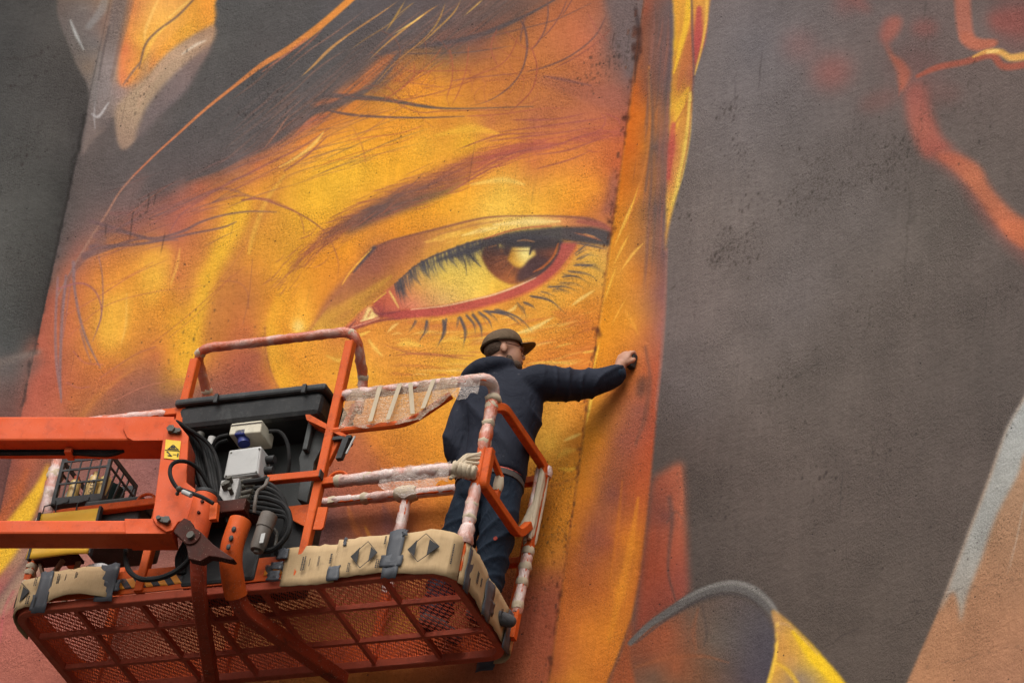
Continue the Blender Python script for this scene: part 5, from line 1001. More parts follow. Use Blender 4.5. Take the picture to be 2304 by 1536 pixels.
# knot of tape where the mid rail meets the corner post
for i in range(16):
    a = np.array([-.11+.02*random.random(), .0, .60+.10*random.random()]); b = np.array([0.0, .085, .66+.16*random.random()])
    wrap([a, (a+b)/2+[0, -.02, .03], b, b+[0, .02, .06]], .010, 60+i, .3, 'masking_tape', M_MASK, .02)
for i in range(5): band((-.09+.022*i, .005+.012*i, .67), (1, .35, 0), .046-.002*i, .03, 70+i)
# right end: gate rails
rail(fillet([(.01, .10, 1.12), (.04, .16, 1.165), (.04, .71, 1.17), (.04, .725, 1.10)], [.04, .05]), 0)
rail(fillet([(.04, .105, .85), (.04, .11, .625), (.04, .585, .625), (.04, .68, .75)], [.02, .06]), 0)
rail([(.04, .12, .835), (.04, .265, .79)], 0, 'gate_brace', (.03, .03)); rail([(.04, .265, .80), (.04, .265, .64)], 0, 'gate_brace', (.034, .034))
wrap([(.04, .265, .78), (.04, .265, .69)], .026, 15, .2, 'masking_tape', M_MASK)
rail([(.035, .74, .06), (.035, .74, 1.19)]); wrap([(.035, .74, .22), (.035, .74, .60)], .031, 16, .25)
for i in range(13):
    o = np.array([random.uniform(-.02, .02), random.uniform(-.045, .025), random.uniform(-.04, .04)]); wrap([o+[.035, .74, .68], o+[.035, .745, .9], o+[.035, .745, 1.13]], .013, 80+i, .4, 'masking_tape' if i % 3 else 'plastic_wrap', M_MASK if i % 3 else M_WRAP, .025)
wrap([(0, .69, .72), (.035, .72, .9), (.035, .735, 1.1)], .028, 17, .3, 'masking_tape', M_MASK); wrap([(.035, .77, 1.13), (.035, .76, 1.19)], .04, 18, .3)
for w in (.27, .42, .52, .62): band((.035, .74, w), (0, 0, 1), .036, .045, int(w*77))
rail([(.035, .73, 1.16), (0.02, .83, 1.17), (-.10, .85, 1.17)], .04)
# far side
rail([(-LU+.1, LV, 1.17), (-.05, LV, 1.17)]); wrap([(-LU+.3, LV, 1.17), (-.25, LV, 1.17)], .030, 20, .2)
for u in (-1.30, -1.10, -.86, -.5): band((u, LV, 1.17), (1, 0, 0), .034, .05, int(-u*50))
rail([(-LU+.1, LV, .63), (0, LV-.01, .63)])
rail([(-.84, LV, .06), (-.84, LV, 1.17)]); wrap([(-.84, LV, .5), (-.84, LV, 1.12)], .031, 21, .15)
rail([(-1.75, LV, .06), (-1.75, LV, 1.17)]); rail([(-LU+.09, LV, .06), (-LU+.09, LV, 1.17)])
wrap([(-.9, LV-.005, 1.175), (-.84, LV-.01, 1.16), (-.78, LV-.005, 1.17)], .045, 23, .4, 'masking_tape', M_MASK)
rail([(-.03, LV-.02, .06), (-.03, LV-.02, 1.17)])
# left end and near side, left of the console
tl = fillet([(P0, 0, 1.25), (-LU, 0, 1.25), (-LU, .10, 1.25), (-LU, .10, .06)], [.13, .05], 8); rail(tl, 0)
wrap([(P0-.10, 0, 1.25), (P0-.55, 0, 1.25), (-LU+.14, 0, 1.25)], .030, 24, .15); wrap([(-LU, .10, .70), (-LU, .10, 1.22)], .045, 25, .35)
wrap([(-LU, .10, .58), (-LU, .10, .70)], .05, 26, .4, 'masking_tape', M_MASK); band((-LU, .10, .98), (0, 0, 1), .05, .05, 3)
for w in (.26, .33, .37, .42): band((-LU, .10, w), (.2, 0, 1), .037, .032, int(w*99))
rail([(P0, 0, .65), (-LU+.12, 0, .635), (-LU, .09, .635)], .08); wrap([(-LU+.13, 0, .635), (-LU+.05, .03, .635), (-LU, .09, .635)], .034, 27, .2)
rail([(-LU, .10, .635), (-LU, LV-.05, .635)])
def ring_handle(c, r=.045):
    t = np.linspace(R(-10), R(190), 14); MB().tube([(c[0]+r*math.cos(a)*1.15, c[1], c[2]+r*math.sin(a)*.85) for a in t], .0085, 8).build('lanyard_ring', M_OR, ROOT, smooth=True)
ring_handle((P1+.105, 0, .69)); ring_handle((P0-.10, 0, .675))
# stretched film on the near rail
def film(u0, u1, fn_top, fn_bot, mat, seed, name='plastic_film'):
    r_ = np.random.default_rng(seed); ph = r_.random(4)*6
    m = MB().grid(lambda a, b: (u0+(u1-u0)*a, -.028+.014*math.sin(9*a+ph[0])*math.sin(math.pi*b)+.006*math.sin(31*a+ph[1]+3*b), fn_bot(a)+(fn_top(a)-fn_bot(a))*b), 40, 8)
    return m.build(name, mat, ROOT, smooth=True)
film(P1+.06, -.16, lambda a: 1.26, lambda a: .995+.012*math.sin(20*a)+.0*a if a < .72 else .995+(a-.72)*.62, M_FILM, 1)
film(-.30, -.03, lambda a: 1.265, lambda a: 1.12-.02*math.sin(12*a), M_FILM2, 4)
film(-.52, -.10, lambda a: .70, lambda a: .60-.10*math.sin(min(1, a*1.15)*math.pi*.9)-.01*math.sin(19*a), M_FILM2, 2)
lowbar = fillet([(P1, -.004, 1.0), (-.42, -.004, 1.0), (-.20, -.004, 1.16)], .1); MB().tube(lowbar, .022, 10).build('guard_rail', M_OR, ROOT, smooth=True)
for i, (a, b) in enumerate([((-.62, 1.24), (-.635, 1.01)), ((-.50, 1.245), (-.53, 1.01)), ((-.44, 1.245), (-.385, 1.03)), ((-.30, 1.25), (-.33, 1.06))]):
    MB().obox((a[0]-.014, -.047, a[1]), (.026, 0, 0), (b[0]-a[0], 0, b[1]-a[1]), (0, .002, 0)).build('masking_tape', M_MASK, ROOT)
# latch hanging under it
m = MB().box((P1+.03, -.02, .935), (P1+.14, .01, .955)); m.build('latch_arm', M_BLACK, ROOT)
MB().obox((P1+.08, -.03, .80), (.035, 0, 0), (0, .03, 0), (.02, 0, .135)).build('latch_block', M_BLACK, ROOT); MB().cyl((P1+.135, -.02, .83), (P1+.165, -.02, .94), .006).build('latch_spring', M_STEEL, ROOT)

# ------------------------------------------------------------------ console and hydraulics
def slab(a, b, name, mat, bev=.006, label=None): return MB().box(a, b).build(name, mat, ROOT, bevel=bev, label=label)
m = MB(); a0, a1 = (-1.87, -.03, 1.125), (-.985, .30, 1.27)
m.add([(-1.86, -.015, 1.125), (-.99, -.015, 1.125), (-.99, .29, 1.125), (-1.86, .29, 1.125), (-1.87, -.035, 1.265), (-.975, -.035, 1.265), (-.975, .31, 1.265), (-1.87, .31, 1.265)],
      [(3, 2, 1, 0), (4, 5, 6, 7), (0, 1, 5, 4), (1, 2, 6, 5), (2, 3, 7, 6), (3, 0, 4, 7)])
m.build('control_box', M_BLACK, ROOT, bevel=.03)
slab((-1.885, -.055, 1.262), (-.955, .33, 1.305), 'control_box_lid', M_BLACK, .014)
for u in (-1.62, -1.08): slab((u-.012, -.07, 1.24), (u+.012, -.052, 1.30), 'lid_clip', M_BLACK, .004)
slab((-1.80, .22, .40), (-1.03, .25, 1.12), 'back_panel', M_PANEL)
slab((-1.80, -.02, .95), (-1.765, .22, 1.12), 'side_plate', M_PANEL); slab((-1.06, .02, .92), (-1.03, .22, 1.12), 'side_plate', M_PANEL)
q = [lp(x, y, v=.06) for x, y in ((707, 950), (725, 958), (738, 995), (722, 1010), (706, 1040), (700, 1085), (690, 1130), (668, 1122), (676, 1075), (672, 1030), (690, 985))]
MB().plate(q, (0, .1, 0)).build('moulded_bracket', M_PANEL, ROOT, bevel=.004)
q = [lp(x, y, v=-.02) for x, y in ((687, 932), (697, 932), (768, 972), (780, 978), (776, 984), (690, 944))]; MB().plate(q, (0, .09, 0)).build('console_bracket', M_OR, ROOT)
q = [lp(x, y, v=0.03) for x, y in ((758, 950), (780, 972), (758, 980), (740, 1010))]; MB().plate(q, (0, .02, 0)).build('console_bracket', M_OR, ROOT)
MB().tube([lp(800, 912, v=.02), lp(770, 975, v=.02), lp(735, 1045, v=.02)], None, rect=(.035, .035)).build('diagonal_brace', M_OR, ROOT)
# socket box, junction box
def pbox(pix, v0, dep, name, mat, bev=.005):
    q = [lp(x, y, v=v0) for x, y in pix]; return MB().plate(q, (0, dep, 0)).build(name, mat, ROOT, bevel=bev)
sb = pbox([(520, 952), (590, 944), (585, 972), (514, 978)], -.05, .16, 'socket_box', M_CREAM, .008); MB().plate([lp(x, y, v=-.052) for x, y in ((520, 956), (590, 948), (590, 950), (520, 958))], (0, -.002, 0)).build('lid_seam', M_FILT, sb)
MB().cyl(lp(548, 980, v=.0), lp(549, 999, v=.0), .034, 18).build('blue_socket', M_BLUE, sb, smooth=True); MB().box(tuple(lp(548, 985, v=.0)-[.036, .05, .01]), tuple(lp(548, 985, v=.0)+[.036, .0, .03])).build('socket_cap', M_BLUE, sb, bevel=.008)
jb = pbox([(515, 1012), (588, 1002), (580, 1066), (502, 1075)], -.10, .13, 'junction_box', M_GREY, .010)
q = [np.array(lp(x, y, v=-.104)) for x, y in ((518, 1016), (584, 1006), (577, 1062), (507, 1071))]; MB().plate(q, (0, .006, 0)).build('box_lid', M_GREY, jb, bevel=.004)
for x, y in ((520, 1018), (583, 1009), (576, 1061), (508, 1070)): c = lp(x, y, v=-.106); MB().cyl(c, c+[0, .004, 0], .006, 10).build('screw', M_DARKST, jb)
for x, y in ((600, 1035), (597, 1060)): c = lp(x, y, v=-.02); MB().cyl(c, c+[.05, 0, 0], .024, 14).build('cable_gland', M_BLACK, jb, smooth=True)
vb = pbox([(497, 1080), (538, 1074), (537, 1082), (522, 1146), (514, 1142), (492, 1112)], -.14, .16, 'valve_block', M_STEEL, .006)
for x, y, r in ((508, 1100, .016), (520, 1085, .014), (522, 1110, .012), (514, 1096, .02)): c = lp(x, y, v=-.14); MB().cyl(c, c+[.0, -.035, .012], r, 12).build('valve_stem', M_DARKST, vb, smooth=True)
for i, (y, x) in enumerate(((1084, 545), (1095, 547), (1110, 545), (1122, 541), (1134, 537))): c = lp(x, y, v=-.10); MB().cyl(c, c+[.07, -.01, .0], .016, 12).build('hose_fitting', M_DARKST, ROOT, smooth=True)
rail([lp(598, 1080, v=-.045), lp(722, 1068, v=-.045)], 0, 'cross_arm', (.04, .045)); slab(tuple(lp(722, 1068, v=-.045)-[.002, .022, .024]), tuple(lp(722, 1068, v=-.045)+[.006, .022, .024]), 'end_cap', M_BLACK, .002)
a, b = lp(606, 1158, v=-.16), lp(594, 1190, v=-.16); c = lp(578, 1238, v=-.16)
MB().tube([a, b], .047, 20).build('filter_head', M_FILT, ROOT, smooth=True, bevel=.004); MB().tube([b, b*.2+c*.8, c, c+(c-b)*.02], [.043, .043, .036, .01], 20).build('filter_bowl', M_FILT, ROOT, smooth=True); MB().cyl(c, c+(c-b)*.12, .016, 10).build('filter_bolt', M_FILT, ROOT, smooth=True)
q = [lp(x, y, v=-.207) for x, y in ((588, 1200), (597, 1198), (592, 1220), (583, 1221))]; MB().plate(q, (0, .004, 0)).build('filter_label', M_GREY, ROOT)
# lower brackets
q = [lp(x, y, v=.05) for x, y in ((636, 1140), (700, 1133), (690, 1186), (660, 1170))]; MB().plate(q, (0, .02, 0)).build('gusset_plate', M_OR, ROOT)
q = [lp(x, y, v=-.03) for x, y in ((716, 1140), (737, 1140), (727, 1186), (722, 1190), (704, 1190))]; MB().plate(q, (0, .012, 0)).build('side_bracket', M_OR, ROOT)
slab((-1.62, .10, .08), (-.95, .24, .56), 'motor_cover', M_BLACK, .02); slab((-.96, .05, .14), (-.80, .20, .30), 'foot_pedal', M_BLACK, .03)
# dark rotator housing and big tubes of the fork
big = fillet([lp(541, 1172, v=-.20), lp(515, 1245, v=-.20), (-1.235, .02, -.085), (-.955, .78, -.085)], [.14, .12], 10)
MB().tube(resamp(big, .03)[:int(len(resamp(big, .03))*.36)], .062, 24).build('fork_column', M_OR, ROOT, smooth=True)
MB().tube(resamp(big, .03)[int(len(resamp(big, .03))*.30):], None, rect=(.078, .078)).build('fork_tube', M_OLD, ROOT)
tA = fillet([lp(446, 1236, v=-.26), lp(447, 1330, v=-.16), lp(479, 1548, w=-.075)], .12, 8)
MB().tube(tA, None, rect=(.07, .07)).build('fork_tube', M_OLD, ROOT)
for i in range(3):
    c = lp(526-6*i, 1190+20*i, v=-.260); MB().ball(c, (.014, .01, .018), 8, 6).build('hole_shade_spot', M_BLACK, ROOT, smooth=True)  # black bulges on the column stand in for the shade inside holes
slab((-1.62, -.16, .42), (-1.22, .16, .50), 'rotator_bracket', M_RUST); slab((-1.60, -.02, .06), (-1.15, .14, .44), 'rotator_housing', M_BLACK, .02)
rc0, rc1 = lp(463, 1118, v=-.22), lp(437, 1216, v=-.22)
MB().tube([rc0, rc1], .066, 24).build('swing_actuator', M_BOOM, ROOT, smooth=True, bevel=.006); MB().tube([rc0, rc0+(rc0-rc1)*.10], .062, 24).build('actuator_cap', M_BLACK, ROOT, smooth=True, bevel=.006)
for x, y in ((454, 1126), (446, 1151)): c = lp(x, y, v=-.29); MB().cyl(c, c+[0, .02, 0], .009, 10).build('bolt', M_RUST, ROOT)
q = [lp(x, y, v=-.38) for x, y in ((390, 1196), (398, 1180), (414, 1164), (428, 1170), (434, 1184), (452, 1196), (480, 1224), (526, 1256), (520, 1259), (488, 1252), (470, 1250), (450, 1262), (424, 1256), (418, 1224), (400, 1204))]
MB().plate(q, (0, .05, 0)).build('link_bracket', M_RUST, ROOT, bevel=.004); c = lp(431, 1206, v=-.39); MB().cyl(c, c+[0, .06, 0], .05, 20).build('pivot_boss', M_RUST, ROOT, smooth=True, bevel=.004); MB().cyl(c+[0, -.02, 0], c+[0, .02, 0], .022, 14).build('pivot_bolt', M_DARKST, ROOT, smooth=True)
q = [lp(x, y, v=-.33) for x, y in ((474, 1130), (490, 1130), (486, 1166), (470, 1168))]; MB().plate(q, (0, .03, 0)).build('stop_lug', M_OR, ROOT)

# ------------------------------------------------------------------ jib arms and head
BH = np.array([-1.75, -.27, 0]); BN = np.array([-.211, .977, 0])
BX = np.array([.977, .211, 0])
def bp(x, y, d=0.0):
    dd = BM.T@ray(x, y); o = BM.T@(CAM-B0); P = BH+BN*d; t = ((P-o)@BN)/(dd@BN); return o+dd*t
def arm(y0, y1, x1, depth, name, mat, ext=2.2, x0=0):
    a0, a1, b0, b1 = bp(x0, y0), bp(x0, y1), bp(x1, y0), bp(x1, y1)
    a0 = a0+(a0-b0)/np.linalg.norm(a0-b0)*ext; a1 = a1+(a1-b1)/np.linalg.norm(a1-b1)*ext
    return MB().plate([a1, b1, b0, a0], BN*depth).build(name, mat, ROOT, bevel=.012)
arm(936, 990, 392, .185, 'upper_jib_arm', M_BOOM); arm(1169, 1200, 386, .15, 'lower_jib_arm', M_BOOM)
def onplate(pix, d, th, name, mat, bev=.003, par=None): return MB().plate([bp(x, y, d) for x, y in pix], BN*th).build(name, mat, par or ROOT, bevel=bev)
onplate([(282, 940), (300, 936), (392, 937), (392, 990), (300, 991), (286, 984), (277, 965)], -.012, .012, 'arm_sleeve', M_BOOM); onplate([(280, 1166), (384, 1166), (386, 1200), (282, 1200)], -.012, .16, 'arm_sleeve', M_BOOM)
head = [(368, 974), (376, 946), (394, 944), (424, 981), (419, 1084), (440, 1100), (428, 1166), (400, 1174), (388, 1192), (374, 1196), (352, 1180), (343, 1166)]
onplate(head, -.03, .02, 'head_plate', M_BOOM, .004); onplate(head, .20, .02, 'head_plate', M_BOOM, .004)
onplate([(405, 985), (423, 982), (418, 1084), (438, 1100), (427, 1160), (410, 1160)], -.01, .21, 'head_web', M_OLD)
for (x, y), (dx, dy) in (((386, 968), (18, 4)), ((376, 1173), (-18, -5))):
    c = bp(x, y, -.035); MB().cyl(c, c-BN*.025, .024, 6).build('pivot_pin', M_DARKST, ROOT, bevel=.002)
    e = bp(x+dx, y+dy, -.035); d = (e-c)/np.linalg.norm(e-c); up = np.array([0, 0, .022]); MB().plate([c-up, e-up*.7, e+up*.7, c+up], -BN*.014).build('pin_keeper', M_DARKST, ROOT, bevel=.004); MB().cyl(e, e-BN*.024, .013, 8).build('keeper_bolt', M_DARKST, ROOT)
wl = onplate([(373, 988), (407, 992), (402, 1034), (369, 1030)], -.034, .003, 'warning_label', M_YEL, 0)
def wmark(pix, d=-.0362): MB().plate([bp(x, y, d) for x, y in pix], BN*.001).build('label_print', M_INK, wl)
wmark([(388, 1000), (390, 1000), (379, 1010), (377, 1010)]); wmark([(389, 1000), (391, 1000), (402, 1011), (400, 1011)]); wmark([(377, 1008), (402, 1010), (402, 1012), (377, 1010)]); wmark([(385, 1002), (393, 1003), (394, 1008), (384, 1007)])
wmark([(371, 1011), (405, 1014), (405, 1015), (371, 1012)]); wmark([(374, 1015), (377, 1014), (385, 1023), (383, 1024)]); wmark([(377, 1023), (387, 1024), (387, 1026), (377, 1025)]); wmark([(389, 1021), (397, 1022), (397, 1023), (389, 1022)]); wmark([(399, 1019), (402, 1019), (401, 1027), (398, 1027)])
# hoses under the upper arm, with clamp and black plates for the shaded slots
def hose(pts, r=.012, name='hose', mat=None, n=8, tip=None): return MB().tube(spl(pts, 8), r, n).build(name, mat or M_HOSE, ROOT, smooth=True)
def under(x, y): return bp(x, y, .10)-[0, 0, .010]
hose([under(-160, 1008), under(0, 1009), under(150, 1010), under(240, 1014), under(272, 1006), under(300, 1004)], .014); hose([under(-160, 1016), under(0, 1017), under(150, 1016), under(240, 1020), under(280, 1010)], .012)
c = bp(148, 990.5, 0)+BN*.06; MB().obox(c-BX*.02-[0, 0, .034], BX*.04, BN*.085, (0, 0, .033)).build('hose_clamp', M_BOOM, ROOT, bevel=.003)
onplate([(204, 992), (222, 992), (224, 993.5), (202, 993.5)], .05, .06, 'slot_shade_plate', M_BLACK, 0); onplate([(268, 992), (320, 992), (324, 993.5), (264, 993.5)], .05, .06, 'slot_shade_plate', M_BLACK, 0)  # thin black plates stand in for the shade inside the slots
# hose bundle behind the head, loops
for i in range(9):
    o = i*3.2; v_ = -.05+.02*(i % 4)
    hose([lp(395+o*.4, 948+o*.2, v=-.22), lp(428+o*1.6, 985+o*.5, v=v_-.05), lp(442+o*2.0, 1045+o*.3, v=v_-.02), lp(462+o*1.5, 1105+o*.6, v=v_-.06), lp(498+o*.6, 1150+o, v=v_-.06)], .011+.003*(i % 3 == 0))
for i in range(6): hose([lp(420, 1010+i*9, v=-.08), lp(436+i*3, 1060+i*7, v=-.05), lp(470+i*4, 1105+i*4, v=-.06), lp(500+i*4, 1142+i*3, v=-.02)], .010)
hose([lp(480, 1132, v=-.36), lp(455, 1118, v=-.38), lp(418, 1104, v=-.36), lp(398, 1096, v=-.34), lp(384, 1072, v=-.36), lp(384, 1050, v=-.36), lp(398, 1038, v=-.35), lp(425, 1040, v=-.28), lp(450, 1060, v=-.2), lp(475, 1100, v=-.12)], .0115)
MB().cyl(lp(412, 1106, v=-.375), lp(430, 1114, v=-.385), .0135, 10).build('hose_label', M_GREY, ROOT, smooth=True); MB().ball(lp(403, 1100, v=-.37), .018, 10, 6).build('hose_clip', M_DARKST, ROOT, smooth=True); MB().ball(lp(399, 1110, v=-.35), .012, 8, 6).build('hose_clip', M_DARKST, ROOT, smooth=True)
hose([lp(283, 1238, v=-.10), lp(284, 1262, v=-.14), lp(292, 1285, v=-.16), lp(312, 1300, v=-.16), lp(335, 1303, v=-.15), lp(365, 1298, v=-.15), lp(395, 1285, v=-.15), lp(420, 1265, v=-.17), lp(435, 1245, v=-.2)], .015)
for i in range(4): hose([lp(400+i*5, 1290, v=-.02), lp(398+i*6, 1255, v=-.04), lp(412+i*4, 1225, v=-.06), lp(425, 1205, v=-.08)], .011)
for i in range(7):
    y0 = 1092+i*9
    hose([lp(556-i*2, y0, v=-.1), lp(600, y0-6+i*3, v=-.09), lp(632+i*2, y0+20, v=-.08), lp(646-i, y0+60, v=-.06), lp(640-i*3, y0+110-i*6, v=-.05), lp(620, 1250-i*3, v=-.02)], .012+.002*(i % 2))
hose([lp(572, 1118, v=-.2), lp(605, 1122, v=-.2), lp(640, 1138, v=-.19), lp(653, 1170, v=-.18), lp(645, 1205, v=-.17), lp(615, 1235, v=-.14), lp(575, 1240, v=-.1)], .015)
hose([lp(550, 1085, v=-.17), lp(590, 1080, v=-.18), lp(603, 1074, v=-.18)], .017); hose([lp(603, 1075, v=-.18), lp(596, 1092, v=-.2), lp(580, 1105, v=-.21), lp(574, 1130, v=-.21), lp(572, 1152, v=-.19)], .010, mat=M_FILT)
hose([lp(605, 970, v=-.02), lp(630, 972, v=.0), lp(646, 995, v=.02), lp(651, 1030, v=.04), lp(648, 1065, v=.08)], .011); hose([lp(514, 978, v=-.03), lp(490, 985, v=-.04), lp(478, 1005, v=-.02), lp(470, 1028, v=0)], .010); hose([lp(512, 990, v=-.0), lp(490, 1000, v=.0), lp(475, 1035, v=.05), lp(468, 1060, v=.1)], .010)
hose([lp(605, 1062, v=.0), lp(620, 1070, v=.02), lp(628, 1085, v=.05)], .012); hose([lp(610, 1185, v=-.08), lp(622, 1200, v=-.08), lp(618, 1235, v=-.08)], .010, mat=M_DARKST)
for x, y in ((452, 975), (478, 985), (455, 1005)): c = lp(x, y, v=.02); MB().cyl(c, c+[0, 0, -.10], .024, 12).build('plug_connector', M_DARKST if x != 478 else M_STEEL, ROOT, smooth=True)
# jib base, main boom and chassis (outside the picture, carrying the whole)
jl = bp(0, 1060, .09)-BX*2.25
MB().plate([jl+[-.18, 0, -.5], jl+[.12, 0, -.5], jl+[.12, 0, .5], jl+[-.18, 0, .5]], BN*.02).build('jib_base_plate', M_BOOM, ROOT); MB().plate([jl+[-.18, 0, -.5]-BN*.2, jl+[.12, 0, -.5]-BN*.2, jl+[.12, 0, .5]-BN*.2, jl+[-.18, 0, .5]-BN*.2], BN*.02).build('jib_base_plate', M_BOOM, ROOT)
to_local = lambda X: BM.T@(np.asarray(X, float)-B0)
turn = np.array([-17.0, 13.0, 0.0])
b0 = jl-BN*.09; b1 = to_local(turn+[0, 0, 2.1])
MB().tube([b0, b0*.5+b1*.5], None, rect=(.26, .34)).build('telescopic_boom', M_BOOM, ROOT, bevel=.01); MB().tube([b0*.55+b1*.45, b1], None, rect=(.36, .46)).build('main_boom', M_BOOM, ROOT, bevel=.01)
def wbox(a, b, name, mat, bev=.05):
    (x0, y0, z0), (x1, y1, z1) = a, b
    v = [to_local(turn+np.array(p)) for p in ((x0, y0, z0), (x1, y0, z0), (x1, y1, z0), (x0, y1, z0), (x0, y0, z1), (x1, y0, z1), (x1, y1, z1), (x0, y1, z1))]
    return MB().add(v, [(3, 2, 1, 0), (4, 5, 6, 7), (0, 1, 5, 4), (1, 2, 6, 5), (2, 3, 7, 6), (3, 0, 4, 7)]).build(name, mat, ROOT, bevel=bev)
wbox((-1.5, -.6, .35), (1.5, .6, .8), 'chassis', M_OR); wbox((-1.3, -1.0, .85), (1.1, 1.0, 1.5), 'turntable', M_BOOM); wbox((-.4, -.3, 1.5), (.4, .3, 2.4), 'boom_mast', M_BOOM)
for sx in (-1, 1):
    for sy in (-1, 1):
        c = turn+[sx*1.15, sy*.95, .45]; MB().cyl(to_local(c-[0, .17, 0]), to_local(c+[0, .17, 0]), .45, 28).build('wheel', M_BLACK, ROOT, smooth=True, bevel=.04)
# ================================================================== things carried in the basket
BMX = Matrix(((*BM[0], B0[0]), (*BM[1], B0[1]), (*BM[2], B0[2]), (0, 0, 0, 1)))
def thing(name, label, cat, loc=(0, 0, 0), group=None):
    o = empty(name, BMX @ Matrix.Translation(loc)); return tag(o, label, cat, group)
def shift(m, loc): m.v = [(x-loc[0], y-loc[1], z-loc[2]) for x, y, z in m.v]; return m
# crate
CL = (-2.44, .20, .745); CRT = thing('plastic_crate', 'black lattice plastic crate of paint cans standing behind the lift rail', 'crate', CL)
cu0, cu1, cv0, cv1, cw0, cw1 = -2.59, -2.27, .05, .37, .745, 1.06
def cbar(a, b, name='lattice_bar', mat=None): return shift(MB().box(a, b), CL).build(name, mat or M_BLACK, CRT)
for u in (cu0, cu1-.02):
    for v in (cv0, cv1-.02): cbar((u, v, cw0), (u+.02, v+.02, cw1), 'corner_post')
cbar((cu0, cv0, cw0), (cu1, cv1, cw0+.012), 'crate_floor')
for w, h in ((cw0+.012, .035), (cw0+.135, .010), (cw0+.225, .012), (cw1-.03, .03)):
    cbar((cu0+.02, cv0, w), (cu1-.02, cv0+.008, w+h)); cbar((cu0+.02, cv1-.008, w), (cu1-.02, cv1, w+h))
    if h > .011: cbar((cu0, cv0+.02, w), (cu0+.008, cv1-.02, w+h)); cbar((cu1-.008, cv0+.02, w), (cu1, cv1-.02, w+h))
for i in range(1, 5):
    u = cu0+(cu1-cu0)*i/5; cbar((u-.004, cv0+.001, cw0+.03), (u+.004, cv0+.007, cw1-.02)); v = cv0+(cv1-cv0)*i/5
    m = MB().obox((cu1-.007, v-.03, cw0+.04), (.006, 0, 0), (0, .012, 0), (0, .06, .27)); shift(m, CL).build('lattice_bar', M_BLACK, CRT)
    m = MB().obox((u-.03, cv1-.007, cw0+.04), (.012, 0, 0), (0, .006, 0), (.06 if i % 2 else -.06, 0, .27)); shift(m, CL).build('lattice_bar', M_BLACK, CRT)
M_GOLD = paint_mat('gold_can_paint', (.50, .34, .12), (.44, .29, .1), .1, .35); M_CAPW = paint_mat('white_plastic_cap', (.66, .62, .54), (.6, .55, .48), .1, .4)
M_REDC = paint_mat('red_plastic_cap', (.5, .1, .05), (.45, .09, .045), .1, .4); M_GREEN = paint_mat('dark_green_plastic', (.02, .045, .042), (.014, .03, .028), .2, .4)
def text_mesh(txt, size, mat, parent, mtx, name='can_lettering'):
    cu = bpy.data.curves.new(name, 'FONT'); cu.body = txt; cu.size = size; cu.extrude = .0006; cu.align_x = 'CENTER'; cu.align_y = 'CENTER'
    t = bpy.data.objects.new(name, cu); COL.objects.link(t); dg = bpy.context.evaluated_depsgraph_get()
    me = bpy.data.meshes.new_from_object(t.evaluated_get(dg)); bpy.data.objects.remove(t); me.materials.clear(); me.materials.append(mat)
    o = bpy.data.objects.new(name, me); COL.objects.link(o); o.parent = parent; o.matrix_local = mtx; return o
for i, (u, v, cap, lab) in enumerate([(-2.50, .105, M_REDC, 'gold spray can next to the red capped bottle in the crate'), (-2.405, .115, M_CAPW, 'gold spray can without lettering in the middle of the crate'), (-2.365, .085, M_GOLD, 'gold spray can lettered GOLD standing in the crate'), (-2.305, .10, M_CAPW, 'gold spray can by the corner post of the crate')]):
    L0 = (u, v, cw0+.0122); t = thing('spray_can', lab, 'spray can', L0)
    MB().tube([(0, 0, 0), (0, 0, .004), (0, 0, .16), (0, 0, .172), (0, 0, .18)], [.030, .0315, .0315, .026, .018], 20).build('can_body', M_GOLD, t, smooth=True); MB().tube([(0, 0, .18), (0, 0, .205), (0, 0, .21)], [.017, .016, .010], 14).build('can_cap', cap, t, smooth=True)
    if i == 2: text_mesh('GOLD', .036, M_INK, t, Matrix.Translation((0.010, -.0312, .07)) @ Matrix.Rotation(R(90), 4, 'X') @ Matrix.Rotation(R(90), 4, 'Z'))
L0 = (-2.545, .15, cw0+.0122); t = thing('bottle', 'small clear bottle with a red cap in the crate', 'bottle', L0)
MB().tube([(0, 0, 0), (0, 0, .005), (0, 0, .12), (0, 0, .15), (0, 0, .165)], [.026, .03, .03, .016, .014], 18).build('bottle_body', film_mat('clear_green_plastic', (.5, .6, .52), .5), t, smooth=True); MB().cyl((0, 0, .165), (0, 0, .20), .02, 14).build('bottle_cap', M_REDC, t, smooth=True)
L0 = (-2.385, .255, cw0+.0122); t = thing('bucket', 'dark green bucket at the back of the crate', 'bucket', L0)
MB().tube([(0, 0, 0), (0, 0, .18), (0, 0, .19), (0, 0, .205)], [.075, .095, .10, .10], 24).build('bucket_body', M_GREEN, t, smooth=True, angle=50); MB().tube([(.1*math.cos(a), .1*math.sin(a)*.5, .19+.09*math.sin(a)) for a in np.linspace(0, math.pi, 12)], .003, 6).build('bucket_handle', M_BLACK, t, smooth=True)
# zip ties of the crate
for u in (-2.49, -2.36, -2.57): shift(MB().tube([(u, -.03, .60), (u, -.03, .68), (u+.01, .045, .75), (u+.01, .045, .77)], .004, 6), CL).build('cable_tie', M_BLACK, CRT)
